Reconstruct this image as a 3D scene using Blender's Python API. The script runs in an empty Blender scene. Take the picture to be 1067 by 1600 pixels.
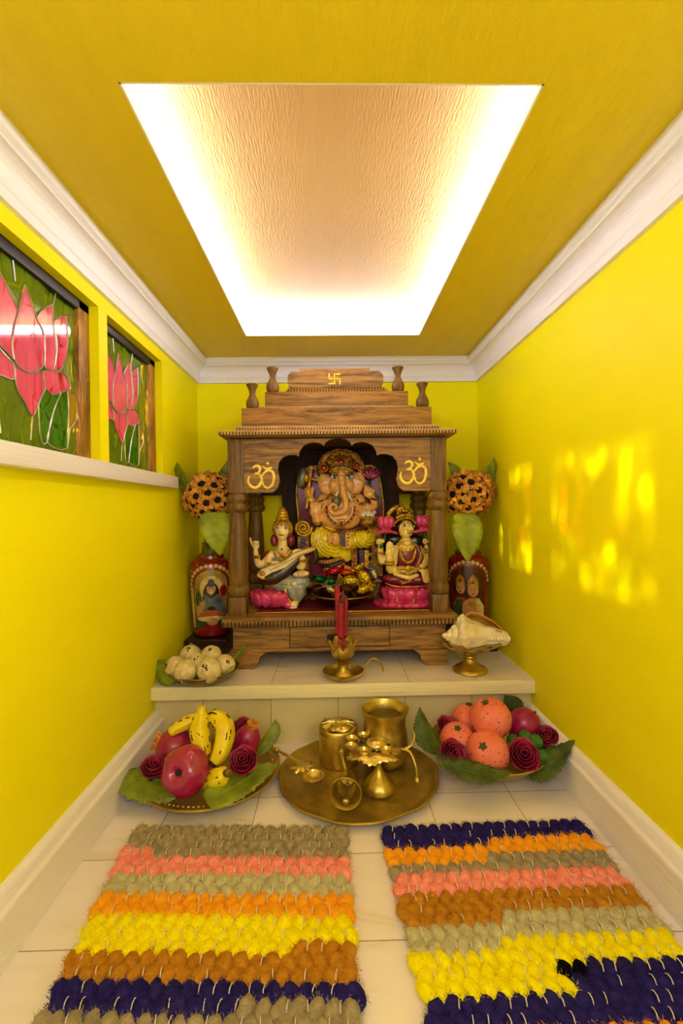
import bpy, bmesh, math, random
from mathutils import Vector, Matrix, Euler, noise
PI = math.pi
S = bpy.context.scene
C = S.collection

# ------------------------------------------------------------------ camera, world, lights, exposure
F = 720.0                                     # focal length in pixels of the 1067x1600 frame
cd = bpy.data.cameras.new('camera'); cam = bpy.data.objects.new('camera', cd); C.objects.link(cam)
cd.sensor_fit = 'HORIZONTAL'; cd.sensor_width = 36.0; cd.lens = 36.0*F/1067.0; cd.clip_start = 0.01
yc = Vector((-13.5/F, 3.0/F, -1.0)).normalized()          # the room's depth axis seen from the camera
xc = Vector((1.0, 0.013, 0.0)); xc = (xc - yc*xc.dot(yc)).normalized()
zc = xc.cross(yc)
RC = Matrix((xc, yc, zc))                     # rows: room axes in camera space -> camera to room rotation
CP = Vector((0, 0, 1.0))
cam.matrix_world = Matrix.Translation(CP) @ RC.to_4x4()
S.camera = cam
def ray(px, py):
    return RC @ Vector(((px-533.5)/F, (800-py)/F, -1.0))
def atY(px, py, Y): d = ray(px, py); return CP + d*((Y-CP.y)/d.y)
def atZ(px, py, z): d = ray(px, py); return CP + d*((z-CP.z)/d.z)
def atX(px, py, x): d = ray(px, py); return CP + d*((x-CP.x)/d.x)

S.view_settings.view_transform = 'Standard'; S.view_settings.look = 'None'
S.view_settings.gamma = 1.0; S.view_settings.use_curve_mapping = False
S.view_settings.exposure = 0.31
W = bpy.data.worlds.new('world'); S.world = W; W.use_nodes = True
W.node_tree.nodes['Background'].inputs[0].default_value = (1.0, 0.93, 0.86, 1)
W.node_tree.nodes['Background'].inputs[1].default_value = 0.35

LED = 30.0                                    # radiance of the light strips in the ceiling cove
def area(name, loc, rot, sx, sy, power, col):
    l = bpy.data.lights.new(name, 'AREA'); l.shape = 'RECTANGLE'; l.size = sx; l.size_y = sy; l.energy = power; l.color = col
    o = bpy.data.objects.new(name, l); o.location = loc; o.rotation_euler = rot; C.objects.link(o); return o
area('room_light_behind_camera', (0.04, -0.55, 1.45), (math.radians(76), 0, 0), 1.3, 0.7, 12.0, (1.0, 0.90, 0.92))
sd = bpy.data.lights.new('sun', 'SUN'); sd.energy = 17.0; sd.angle = math.radians(2.0); sd.color = (1.0, 0.96, 0.9)
sun = bpy.data.objects.new('sun', sd); C.objects.link(sun)
SUN = Vector((1.65, 0.28, -0.455)).normalized()
sun.rotation_euler = SUN.to_track_quat('-Z', 'Y').to_euler(); sun.location = (-3, 0.6, 2.2)

# ------------------------------------------------------------------ materials
def hexc(h):
    h = h.lstrip('#'); v = [int(h[i:i+2], 16)/255 for i in (0, 2, 4)]
    return tuple((c/12.92 if c <= 0.04045 else ((c+0.055)/1.055)**2.4) for c in v)
class NT:
    def __init__(s, name):
        s.m = bpy.data.materials.new(name); s.m.use_nodes = True; s.t = s.m.node_tree; s.b = s.t.nodes['Principled BSDF']
    def n(s, typ, **kw):
        nd = s.t.nodes.new('ShaderNode'+typ)
        for k, v in kw.items():
            if k in nd.inputs: nd.inputs[k].default_value = v
            else: setattr(nd, k, v)
        return nd
    def l(s, a, b): s.t.links.new(a, b)
def c4(c): return (c[0], c[1], c[2], 1.0)
_mats = {}
def mat(name, col, rough=0.5, metal=0.0, var=0.12, vscale=14.0, bump=0.0, bscale=60.0, coat=0.0, col2=None, stretch=None, spec=0.5, sss=0.0, emit=None, thr=(0.3, 0.7), detail=4.0):
    """procedural material: noise-mottled colour, noise bump"""
    if name in _mats: return _mats[name]
    if isinstance(col, str): col = hexc(col)
    if isinstance(col2, str): col2 = hexc(col2)
    m = NT(name); b = m.b
    tc = m.n('TexCoord'); mp = m.n('Mapping'); m.l(tc.outputs['Object'], mp.inputs[0])
    if stretch: mp.inputs['Scale'].default_value = stretch
    nz = m.n('TexNoise', Scale=vscale, Detail=detail); m.l(mp.outputs[0], nz.inputs['Vector'])
    cr = m.n('ValToRGB'); m.l(nz.outputs[0], cr.inputs[0])
    if col2 is None: col2 = tuple(max(0, c*(1-var*2)) for c in col); 
    cr.color_ramp.elements[0].position = thr[0]; cr.color_ramp.elements[1].position = thr[1]
    cr.color_ramp.elements[0].color = c4(col2); cr.color_ramp.elements[1].color = c4(col)
    m.l(cr.outputs[0], b.inputs['Base Color'])
    b.inputs['Roughness'].default_value = rough; b.inputs['Metallic'].default_value = metal
    b.inputs['Specular IOR Level'].default_value = spec
    if coat: b.inputs['Coat Weight'].default_value = coat; b.inputs['Coat Roughness'].default_value = 0.12
    if sss: b.inputs['Subsurface Weight'].default_value = sss; b.inputs['Subsurface Scale'].default_value = 0.01
    if bump:
        n2 = m.n('TexNoise', Scale=bscale, Detail=3.0); m.l(mp.outputs[0], n2.inputs['Vector'])
        bp = m.n('Bump', Strength=bump, Distance=0.01); m.l(n2.outputs[0], bp.inputs['Height']); m.l(bp.outputs[0], b.inputs['Normal'])
    if emit: b.inputs['Emission Color'].default_value = c4(emit[0]); b.inputs['Emission Strength'].default_value = emit[1]
    _mats[name] = m.m; return m.m

def wood(name, dark, light, axis='X', scale=9.0, rough=0.5, dist=4.0, bump=0.15):
    if name in _mats: return _mats[name]
    m = NT(name); tc = m.n('TexCoord'); mp = m.n('Mapping'); m.l(tc.outputs['Object'], mp.inputs[0])
    sc = {'X': (0.55, 3.0, 5.0), 'Y': (5.0, 0.55, 3.0), 'Z': (5.0, 3.0, 0.55)}[axis]
    mp.inputs['Scale'].default_value = sc
    nz = m.n('TexNoise', Scale=scale, Detail=6.0, Distortion=dist*0.35); m.l(mp.outputs[0], nz.inputs['Vector'])
    n2 = m.n('TexNoise', Scale=scale*9, Detail=3.0); m.l(mp.outputs[0], n2.inputs['Vector'])
    mx = m.n('Math', operation='MULTIPLY_ADD'); m.l(n2.outputs[0], mx.inputs[0]); mx.inputs[1].default_value = 0.35; m.l(nz.outputs[0], mx.inputs[2])
    cr = m.n('ValToRGB'); m.l(mx.outputs[0], cr.inputs[0])
    e = cr.color_ramp.elements; e[0].position = 0.42; e[0].color = c4(hexc(dark)); e[1].position = 0.85; e[1].color = c4(hexc(light))
    m.l(cr.outputs[0], m.b.inputs['Base Color']); m.b.inputs['Roughness'].default_value = rough
    bp = m.n('Bump', Strength=bump, Distance=0.01); m.l(mx.outputs[0], bp.inputs['Height']); m.l(bp.outputs[0], m.b.inputs['Normal'])
    _mats[name] = m.m; return m.m

def painted(name, col, rough=0.55, stretch=(1, 1, 1), bscale=70, bump=0.25, var=0.03, coat=0.0, spec=0.4):
    return mat(name, col, rough, var=var, vscale=3.0, bump=bump, bscale=bscale, stretch=stretch, coat=coat, spec=spec)

# ------------------------------------------------------------------ mesh tools
class MB:
    def __init__(s): s.v = []; s.f = []; s.mi = []; s.cur = 0; s.M = Matrix.Identity(4)
    def add(s, verts, faces, mi=None):
        b = len(s.v); M = s.M
        s.v += [tuple(M @ Vector(v)) for v in verts]
        for f in faces: s.f.append(tuple(b+i for i in f)); s.mi.append(s.cur if mi is None else mi)
        return s
    def box(s, x0, x1, y0, y1, z0, z1, mi=None, bev=0.0):
        if bev <= 0:
            v = [(x, y, z) for z in (z0, z1) for y in (y0, y1) for x in (x0, x1)]
            return s.add(v, [(0, 2, 3, 1), (4, 5, 7, 6), (0, 1, 5, 4), (2, 6, 7, 3), (0, 4, 6, 2), (1, 3, 7, 5)], mi)
        b = bmesh.new(); bmesh.ops.create_cube(b, size=1.0)
        for v in b.verts: v.co = Vector(((x0+x1)/2+v.co.x*(x1-x0), (y0+y1)/2+v.co.y*(y1-y0), (z0+z1)/2+v.co.z*(z1-z0)))
        bmesh.ops.bevel(b, geom=list(b.edges), offset=bev, segments=2, affect='EDGES', profile=0.6)
        b.verts.index_update()
        s.add([tuple(v.co) for v in b.verts], [tuple(v.index for v in f.verts) for f in b.faces], mi); b.free(); return s
    def lathe(s, prof, seg=24, c=(0, 0, 0), mi=None, sx=1.0, sy=1.0, rfun=None, close=True):
        """profile [(r, z), ...] turned about the z axis through c"""
        v = []; f = []; n = len(prof)
        for i, (r, z) in enumerate(prof):
            for k in range(seg):
                a = 2*PI*k/seg; q = rfun(a, i, r, z) if rfun else (r, z)
                v.append((c[0]+q[0]*math.cos(a)*sx, c[1]+q[0]*math.sin(a)*sy, c[2]+q[1]))
        for i in range(n-1):
            for k in range(seg):
                k2 = (k+1) % seg; f.append((i*seg+k, i*seg+k2, (i+1)*seg+k2, (i+1)*seg+k))
        if close:
            if prof[0][0] > 1e-6: f.append(tuple(range(seg-1, -1, -1)))
            if prof[-1][0] > 1e-6: f.append(tuple((n-1)*seg+k for k in range(seg)))
        return s.add(v, f, mi)
    def tube(s, pts, rad, seg=8, mi=None, cap=True, flat=1.0):
        pts = [Vector(p) for p in pts]; n = len(pts)
        if not hasattr(rad, '__len__'): rad = [rad]*n
        v = []; f = []
        t = (pts[1]-pts[0]).normalized(); up = Vector((0, 0, 1)) if abs(t.z) < 0.9 else Vector((1, 0, 0))
        a = t.cross(up).normalized()
        for i in range(n):
            t = (pts[min(i+1, n-1)]-pts[max(i-1, 0)])
            if t.length < 1e-9: t = Vector((0, 0, 1))
            t.normalize(); a = (a - t*a.dot(t))
            if a.length < 1e-6: a = t.orthogonal()
            a.normalize(); b = t.cross(a)
            for k in range(seg):
                an = 2*PI*k/seg; v.append(pts[i]+a*(math.cos(an)*rad[i])+b*(math.sin(an)*rad[i]*flat))
        for i in range(n-1):
            for k in range(seg):
                k2 = (k+1) % seg; f.append((i*seg+k, i*seg+k2, (i+1)*seg+k2, (i+1)*seg+k))
        if cap: f.append(tuple(range(seg-1, -1, -1))); f.append(tuple((n-1)*seg+k for k in range(seg)))
        return s.add(v, f, mi)
    def ball(s, c, r, seg=16, rings=10, mi=None, R=None, fun=None):
        if not hasattr(r, '__len__'): r = (r, r, r)
        c = Vector(c); v = []; f = []
        for i in range(rings+1):
            th = PI*i/rings
            for k in range(seg):
                a = 2*PI*k/seg; d = Vector((math.sin(th)*math.cos(a), math.sin(th)*math.sin(a), math.cos(th)))
                p = Vector((d.x*r[0], d.y*r[1], d.z*r[2]))
                if fun: p = p*fun(d)
                if R: p = R @ p
                v.append(c+p)
        for i in range(rings):
            for k in range(seg):
                k2 = (k+1) % seg; f.append((i*seg+k, (i+1)*seg+k, (i+1)*seg+k2, i*seg+k2))
        return s.add(v, f, mi)
    def prism(s, poly, plane, a, b, mi=None):
        """2D polygon extruded along the axis normal to plane ('xz','yz','xy') from a to b; concave outlines allowed"""
        n = len(poly)
        def P(u, w, t): return {'xz': (u, t, w), 'yz': (t, u, w), 'xy': (u, w, t)}[plane]
        v = [P(u, w, a) for u, w in poly]+[P(u, w, b) for u, w in poly]
        from mathutils.geometry import tessellate_polygon
        tris = tessellate_polygon([[Vector((u, w, 0)) for u, w in poly]])
        f = [tuple(t) for t in tris]+[tuple(n+i for i in reversed(t)) for t in tris]
        f += [(i, (i+1) % n, n+(i+1) % n, n+i) for i in range(n)]
        return s.add(v, f, mi)
    def sweep(s, prof, pts, closed=False, mi=None):
        """profile given as 3D offset lists per point: pts is a list of lists of 3D points (already placed)"""
        n = len(pts[0]); v = [p for r in pts for p in r]; f = []
        for i in range(len(pts)-1):
            for k in range(n-1 if not closed else n):
                k2 = (k+1) % n; f.append((i*n+k, i*n+k2, (i+1)*n+k2, (i+1)*n+k))
        return s.add(v, f, mi)
    def build(s, name, mats, parent=None, smooth=True, auto=40, loc=None, rot=None, **props):
        me = bpy.data.meshes.new(name); me.from_pydata(s.v, [], s.f); me.validate(clean_customdata=False)
        if not isinstance(mats, (list, tuple)): mats = [mats]
        for m in mats: me.materials.append(m)
        if len(me.polygons) == len(s.mi): me.polygons.foreach_set('material_index', s.mi)
        b = bmesh.new(); b.from_mesh(me); bmesh.ops.recalc_face_normals(b, faces=b.faces); b.to_mesh(me); b.free()
        if smooth: me.shade_smooth(); me.set_sharp_from_angle(angle=math.radians(auto))
        o = bpy.data.objects.new(name, me); C.objects.link(o)
        if parent: o.parent = parent
        if loc is not None: o.location = loc
        if rot is not None: o.rotation_euler = rot
        for k, v in props.items(): o[k] = v
        return o
def tag(o, label=None, cat=None, group=None, kind=None):
    if label: o['label'] = label
    if cat: o['category'] = cat
    if group: o['group'] = group
    if kind: o['kind'] = kind
    return o
def thing(name, loc, label, cat, group=None, rz=0.0):
    o = bpy.data.objects.new(name, None); C.objects.link(o); o.empty_display_size = 0.02
    o.location = loc; o.rotation_euler = (0, 0, rz); return tag(o, label, cat, group)
def copy_tree(o, parent=None):
    c = o.copy(); C.objects.link(c); c.parent = parent
    for ch in o.children: copy_tree(ch, c)
    return c
def struct(o): o['kind'] = 'structure'; return o
def solid(o, t, off=0.0):
    md = o.modifiers.new('solid', 'SOLIDIFY'); md.thickness = t; md.offset = off; return o
def subsurf(o, n=1):
    md = o.modifiers.new('sub', 'SUBSURF'); md.levels = n; md.render_levels = n; return o
def remesh(o, vox, smooth=3):
    md = o.modifiers.new('remesh', 'REMESH'); md.mode = 'VOXEL'; md.voxel_size = vox; md.use_smooth_shade = True
    if smooth: ms = o.modifiers.new('smooth', 'SMOOTH'); ms.factor = 0.5; ms.iterations = smooth
    return o
def sm(t): t = max(0, min(1, t)); return t*t*(3-2*t)
def lerp(a, b, t): return a+(b-a)*t
def spline(pts, n):
    """Catmull-Rom through pts, n samples per span"""
    P = [Vector(p) for p in pts]; out = []
    for i in range(len(P)-1):
        p0, p1, p2, p3 = P[max(i-1, 0)], P[i], P[i+1], P[min(i+2, len(P)-1)]
        for k in range(n):
            t = k/n; out.append(0.5*((2*p1)+(p2-p0)*t+(2*p0-5*p1+4*p2-p3)*t*t+(3*p1-p0-3*p2+p3)*t*t*t))
    out.append(P[-1]); return out
# ------------------------------------------------------------------ the setting
XL, XR, YB, ZC, YN = -0.769, 0.847, 2.66, 1.86, -0.75      # left wall, right wall, back wall, ceiling, open near end
ZS, YS = 0.268, 1.93                                        # step top, step nosing
wallm = painted('yellow_wall_paint', (0.92, 0.845, 0.002), 0.5, bscale=26, bump=0.12, stretch=(1, 0.5, 1.6), spec=0.1)
ceilm = painted('shaded_yellow_ceiling_paint', (0.80, 0.62, 0.012), 0.5, bscale=30, bump=0.3, stretch=(5, 0.6, 5))  # walls' yellow paint, with the ceiling's dimmer bounce light put in its colour
whitem = painted('white_gloss_trim_paint', (0.89, 0.86, 0.93), 0.35, bscale=40, bump=0.25, stretch=(1, 0.12, 5))
revealm = wallm

def tilemat(name, ox, sx, oy, sy, swap=False, k=(1, 1, 1)):
    """cream marble tiles with thin dark joints, laid on the room's own coordinates"""
    m = NT(name); tc = m.n('TexCoord'); sp = m.n('SeparateXYZ'); m.l(tc.outputs['Object'], sp.inputs[0])
    def joint(out, o, s):
        a = m.n('Math', operation='SUBTRACT'); m.l(out, a.inputs[0]); a.inputs[1].default_value = o
        d = m.n('Math', operation='DIVIDE'); m.l(a.outputs[0], d.inputs[0]); d.inputs[1].default_value = s
        p = m.n('Math', operation='PINGPONG'); m.l(d.outputs[0], p.inputs[0]); p.inputs[1].default_value = 0.5
        g = m.n('Math', operation='GREATER_THAN'); m.l(p.outputs[0], g.inputs[0]); g.inputs[1].default_value = 0.0022/s*0.5
        fl = m.n('Math', operation='FLOOR'); m.l(d.outputs[0], fl.inputs[0])
        return g.outputs[0], fl.outputs[0]
    gx, fx = joint(sp.outputs[0], ox, sx); gy, fy = joint(sp.outputs[2 if swap else 1], oy, sy)
    mul = m.n('Math', operation='MULTIPLY'); m.l(gx, mul.inputs[0]); m.l(gy, mul.inputs[1])
    cb = m.n('CombineXYZ'); m.l(fx, cb.inputs[0]); m.l(fy, cb.inputs[1])
    wn = m.n('TexWhiteNoise'); m.l(cb.outputs[0], wn.inputs['Vector'])
    ad = m.n('VectorMath', operation='MULTIPLY_ADD'); m.l(wn.outputs['Color'], ad.inputs[0]); ad.inputs[1].default_value = (7, 7, 7); m.l(tc.outputs['Object'], ad.inputs[2])
    mp = m.n('Mapping'); mp.inputs['Rotation'].default_value = (0, 0, 0.5); mp.inputs['Scale'].default_value = (1.2, 4.5, 1.0); m.l(ad.outputs[0], mp.inputs[0])
    nz = m.n('TexNoise', Scale=2.2, Detail=5.0, Distortion=1.2); m.l(mp.outputs[0], nz.inputs['Vector'])
    cr = m.n('ValToRGB'); m.l(nz.outputs[0], cr.inputs[0]); e = cr.color_ramp.elements
    e[0].position = 0.36; e[0].color = c4([p*q for p, q in zip((0.76, 0.68, 0.58), k)]); e[1].position = 0.56; e[1].color = c4([p*q for p, q in zip((0.86, 0.79, 0.78), k)])
    el = cr.color_ramp.elements.new(0.42); el.color = c4([p*q for p, q in zip((0.83, 0.755, 0.72), k)])
    mx = m.n('Mix', data_type='RGBA'); m.l(mul.outputs[0], mx.inputs[0]); mx.inputs[6].default_value = (0.22, 0.13, 0.05, 1); m.l(cr.outputs[0], mx.inputs[7])
    m.l(mx.outputs[2], m.b.inputs['Base Color']); m.b.inputs['Roughness'].default_value = 0.32
    bp = m.n('Bump', Strength=0.6, Distance=0.004); m.l(mul.outputs[0], bp.inputs['Height']); m.l(bp.outputs[0], m.b.inputs['Normal'])
    return m.m
floorm = tilemat('cream_marble_floor_tile', 0.022, 0.292, 1.063, 0.273)
stepm = tilemat('cream_marble_step_tile', 0.022, 0.292, 1.92, 0.31)
riserm = tilemat('shaded_marble_riser_tile', 0.012, 0.289, -0.9, 1.4, True, (0.9, 0.84, 0.45))  # same cream marble, tinted to hold the riser's yellowish shade

struct(MB().box(XL-0.1, XR+0.1, YN, YB+0.1, -0.05, 0.0).build('floor', floorm, smooth=False))
st = MB(); st.box(XL, XR, YS+0.05, YB, 0.0, 0.214); o = st.build('trim_1', riserm, smooth=False); struct(o)
st = MB(); st.box(XL, XR, YS+0.022, YB, 0.214, ZS); struct(st.build('trim_2', stepm, smooth=False))
st = MB(); st.box(XL+0.001, XR-0.001, YS, YS+0.022, 0.2135, ZS+0.001, bev=0.004); struct(st.build('trim_3', painted('cream_wood_nosing', (0.88, 0.80, 0.50), 0.35, bscale=30, bump=0.3, stretch=(0.3, 4, 5))))
WT = 0.1                                                    # wall thickness
struct(MB().box(XR, XR+WT, YN, YB+WT, -0.05, ZC+0.3).build('wall_right', wallm, smooth=False))
struct(MB().box(XL-WT, XR+WT, YB, YB+WT, -0.05, ZC+0.3).build('wall_back', wallm, smooth=False))
W1 = (0.86, 1.547); W2 = (1.605, 2.113); WZ = (1.14, 1.685)
wl = MB(); x0 = XL-WT
wl.box(x0, XL, YN, YB+WT, -0.05, WZ[0]); wl.box(x0, XL, YN, YB+WT, WZ[1], ZC+0.3)
wl.box(x0, XL, YN, W1[0], *WZ); wl.box(x0, XL, W1[1], W2[0], *WZ); wl.box(x0, XL, W2[1], YB+WT, *WZ)
struct(wl.build('wall_left', wallm, smooth=False))
# ceiling with the light cove: opening, board of the recess above it, strips on the ceiling board round the opening
OX0, OX1, OY0, OY1 = -0.417, 0.441, 0.932, 2.277
cl = MB(); t = 0.016
cl.box(XL, XR, YN, OY0, ZC, ZC+t); cl.box(XL, XR, OY1, YB, ZC, ZC+t); cl.box(XL, OX0, OY0, OY1, ZC, ZC+t); cl.box(OX1, XR, OY0, OY1, ZC, ZC+t)
struct(cl.build('ceiling', ceilm, smooth=False))
ZR = ZC+0.09; g = 0.05
rc = MB(); rc.box(OX0-g, OX1+g, OY0-g, OY1+g, ZR, ZR+0.02)
for a in ((OX0-g-0.02, OX0-g, OY0-g, OY1+g), (OX1+g, OX1+g+0.02, OY0-g, OY1+g), (OX0-g, OX1+g, OY0-g-0.02, OY0-g), (OX0-g, OX1+g, OY1+g, OY1+g+0.02)):
    rc.box(a[0], a[1], a[2], a[3], ZC+t, ZR+0.02)
struct(rc.build('trim_4', painted('cove_board_paint', (0.70, 0.43, 0.15), 0.5, bscale=50, bump=0.3, stretch=(5, 0.6, 4)), smooth=False))
ledm = NT('led_strip_light'); ledm.b.inputs['Emission Color'].default_value = (0.78, 0.84, 1.0, 1); ledm.b.inputs['Emission Strength'].default_value = LED
ledm = ledm.m
ln = MB(); e = 0.004                                        # white edging round the opening
ln.box(OX0, OX0+e, OY0, OY1, ZC, ZC+t+0.002); ln.box(OX1-e, OX1, OY0, OY1, ZC, ZC+t+0.002); ln.box(OX0, OX1, OY1-e, OY1, ZC, ZC+t+0.002); ln.box(OX0, OX1, OY0, OY0+e, ZC, ZC+t+0.002)
struct(ln.build('trim_9', whitem, smooth=False))
LG = 0.03                                                  # the strips stand on edge just inside the recess wall
for i, (loc, hx, hy, lab) in enumerate((((OX0-LG, (OY0+OY1)/2, ZC+t), 0.004, (OY1-OY0)/2-0.01, 'left'), ((OX1+LG, (OY0+OY1)/2, ZC+t), 0.004, (OY1-OY0)/2-0.01, 'right'), (((OX0+OX1)/2, OY1+LG, ZC+t), (OX1-OX0)/2+0.01, 0.004, 'far'))):
    root = thing('led_light_strip', loc, 'glowing white light strip along the %s edge of the ceiling opening' % lab, 'light', 'light strips in the ceiling cove')
    MB().box(-hx-0.003, hx+0.003, -hy-0.003, hy+0.003, 0, 0.008).build('mounting_rail', whitem, root)
    MB().box(-hx, hx, -hy, hy, 0.008, 0.050).build('diffuser', ledm, root)

# crown moulding and skirting swept along the walls
def sweep_y(name, prof, x, sgn, y0, y1, m, zref, mitre0=0, mitre1=0):
    b = MB(); rows = [[(x+sgn*d, y0+mitre0*d, zref+z) for d, z in prof], [(x+sgn*d, y1-mitre1*d, zref+z) for d, z in prof]]
    b.sweep(None, rows, closed=True); n = len(prof)
    b.add(rows[0], [tuple(range(n))]); b.add(rows[1], [tuple(range(n))])
    return struct(b.build(name, m, auto=30))
crown = [(0, -0.128), (0.014, -0.126), (0.017, -0.104), (0.022, -0.097)]
for k in range(1, 8):
    a = PI/2*k/7; crown.append((0.062-0.040*math.cos(a), -0.097+0.058*math.sin(a)))
crown += [(0.062, -0.035), (0.066, -0.031), (0.073, -0.027), (0.078, -0.019), (0.079, -0.010), (0.076, 0.0), (0, 0)]
sweep_y('trim_5', crown, XL, 1, YN, YB, whitem, ZC, 0, 1)
sweep_y('trim_6', crown, XR, -1, YN, YB, whitem, ZC, 0, 1)
b = MB(); rows = [[(XL+d, YB-d, ZC+z) for d, z in crown], [(XR-d, YB-d, ZC+z) for d, z in crown]]
b.sweep(None, rows, closed=True); struct(b.build('trim_7', whitem, auto=30))
skirt = [(0, 0.155), (0.008, 0.1545), (0.015, 0.151), (0.020, 0.144), (0.0235, 0.134), (0.027, 0.126), (0.034, 0.121), (0.0365, 0.117), (0.037, 0.112), (0.037, 0), (0, 0)]
sweep_y('baseboard_left', skirt, XL, 1, YN, YS+0.05, whitem, 0)
sweep_y('baseboard_right', skirt, XR, -1, YN, YS+0.05, whitem, 0)
# window shelf
o = MB().box(XL-0.04, -0.729, YN, 2.20, 1.112, 1.166, bev=0.004).build('trim_8', whitem); struct(o)
# ------------------------------------------------------------------ stained glass windows in the left wall
def glass(name, col, thru, k):
    """painted textured glass: part opaque colour with a glossy face, part clear, with clear streaks standing in for caustics on the wall"""
    m = NT(name); col = hexc(col); b = m.b
    tc = m.n('TexCoord'); mp = m.n('Mapping'); mp.inputs['Scale'].default_value = (1, 3.2, 1.1); m.l(tc.outputs['Object'], mp.inputs[0])
    nz = m.n('TexNoise', Scale=3.0, Detail=2.0); m.l(tc.outputs['Object'], nz.inputs['Vector'])
    md = m.n('VectorMath', operation='MULTIPLY_ADD'); m.l(nz.outputs['Color'], md.inputs[0]); md.inputs[1].default_value = (0.5, 0.5, 0.5); m.l(mp.outputs[0], md.inputs[2])
    vo = m.n('TexVoronoi', Scale=5.5, feature='DISTANCE_TO_EDGE'); m.l(md.outputs[0], vo.inputs['Vector'])
    r1 = m.n('MapRange'); m.l(vo.outputs['Distance'], r1.inputs[0]); r1.inputs[1].default_value = 0.0; r1.inputs[2].default_value = 0.06; r1.inputs[3].default_value = 1.0; r1.inputs[4].default_value = 0.0
    n2 = m.n('TexNoise', Scale=7.0, Detail=4.0); m.l(mp.outputs[0], n2.inputs['Vector'])
    r2 = m.n('MapRange'); m.l(n2.outputs[0], r2.inputs[0]); r2.inputs[1].default_value = 0.42; r2.inputs[2].default_value = 0.72
    mu = m.n('Math', operation='MULTIPLY'); m.l(r1.outputs[0], mu.inputs[0]); m.l(r2.outputs[0], mu.inputs[1])
    fa = m.n('Math', operation='MULTIPLY_ADD'); m.l(mu.outputs[0], fa.inputs[0]); fa.inputs[1].default_value = k; fa.inputs[2].default_value = 0.19  # transmission streaks shape the sun's bright pattern on the right wall
    fb = m.n('Math', operation='MULTIPLY_ADD'); m.l(r2.outputs[0], fb.inputs[0]); fb.inputs[1].default_value = 0.12; m.l(fa.outputs[0], fb.inputs[2])
    tr = m.n('BsdfTransparent'); tr.inputs[0].default_value = c4(hexc(thru))
    n3 = m.n('TexNoise', Scale=9.0, Detail=3.0); m.l(mp.outputs[0], n3.inputs['Vector'])
    cr = m.n('ValToRGB'); m.l(n3.outputs[0], cr.inputs[0]); cr.color_ramp.elements[0].position = 0.3; cr.color_ramp.elements[1].position = 0.7
    cr.color_ramp.elements[0].color = c4([c*0.75 for c in col]); cr.color_ramp.elements[1].color = c4(col)
    m.l(cr.outputs[0], b.inputs['Base Color']); b.inputs['Roughness'].default_value = 0.06; b.inputs['Specular IOR Level'].default_value = 0.7
    ms = m.n('MixShader'); m.l(fb.outputs[0], ms.inputs[0]); m.l(b.outputs[0], ms.inputs[1]); m.l(tr.outputs[0], ms.inputs[2])
    m.l(ms.outputs[0], m.t.nodes['Material Output'].inputs['Surface'])
    return m.m
gl = [glass('olive_green_glass', '#6E8A1C', '#E8E060', 1.6), glass('pink_glass', '#FF6890', '#FFAC90', 1.0), glass('leaf_green_glass', '#4C8C18', '#D8E84C', 1.6),
      glass('shaded_green_glass', '#2B3E0C', '#B8C040', 1.2), glass('amber_glass', '#B89A10', '#FFE860', 1.8)]
leadm = mat('silver_lead_line', (0.62, 0.55, 0.5), 0.35, metal=0.8, var=0.25, vscale=40)
framem = mat('bronze_brown_window_frame', '#C8923E', 0.4, metal=0.4, col2='#6E4418', vscale=24, bump=0.8, bscale=90, stretch=(1, 1, 0.25))
darkframem = mat('dark_window_edge', '#1E0B05', 0.5)
PX = XL-0.043                                              # plane of the panes
def cyz(x, y):                                             # outline traced on the pane's own plane
    p = atX(x/3.2, 300+y/3.2, PX); return (p.y, p.z)
half = {  # right half of the lotus and its leaves: (material, outline)
 'centre': (1, [(120,465),(150,540),(180,630),(212,700),(220,790),(218,855),(190,892),(150,900),(105,885),(75,850),(60,780),(62,690),(90,590)]),
 'second': (1, [(260,560),(262,640),(275,760),(272,830),(262,890),(225,882),(219,850),(221,790),(214,700),(183,632),(215,585)]),
 'outer': (1, [(328,618),(334,710),(332,800),(315,865),(290,897),(266,888),(276,830),(280,760),(268,650),(290,628)]),
 'keel': (1, [(65,862),(105,890),(160,905),(205,900),(218,940),(220,990),(190,1050),(160,1120),(120,1050),(80,980)]),
 'side': (1, [(212,897),(260,888),(300,900),(328,925),(348,985),(300,1000),(262,1012),(222,975)]),
 'leaf': (2, [(190,1060),(222,990),(262,1014),(300,1003),(268,1080),(246,1160),(232,1250),(205,1250),(192,1150)]),
 'leaf2': (2, [(302,1003),(332,998),(338,1080),(332,1280),(235,1255),(250,1160),(270,1080)]),
 'amber': (4, [(336,998),(372,1012),(380,1130),(345,1190),(336,1240),(340,1080)]),
 'big': (1, [(88,592),(64,690),(58,780),(66,838),(30,800),(0,768),(-60,650),(-120,480),(-110,250),(-60,320),(0,412)]),
 'low': (1, [(65,862),(0,790),(-90,700),(-150,760),(-90,880),(0,915),(68,935)]),
 'top_shade': (3, [(120,370),(270,520),(385,600),(385,500),(250,380),(120,300)]),  # frame shadow along the glass top, painted as a darker strip
}
def clip(poly, lo, hi, ax):
    for side, lim in ((1, lo), (-1, hi)):
        out = []; n = len(poly)
        for i in range(n):
            a, b = poly[i], poly[(i+1) % n]; ia = (a[ax]-lim)*side >= 0; ib = (b[ax]-lim)*side >= 0
            if ia: out.append(a)
            if ia != ib:
                t = (lim-a[ax])/(b[ax]-a[ax]); out.append((a[0]+(b[0]-a[0])*t, a[1]+(b[1]-a[1])*t))
        poly = out
        if not poly: return []
    return poly
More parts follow.
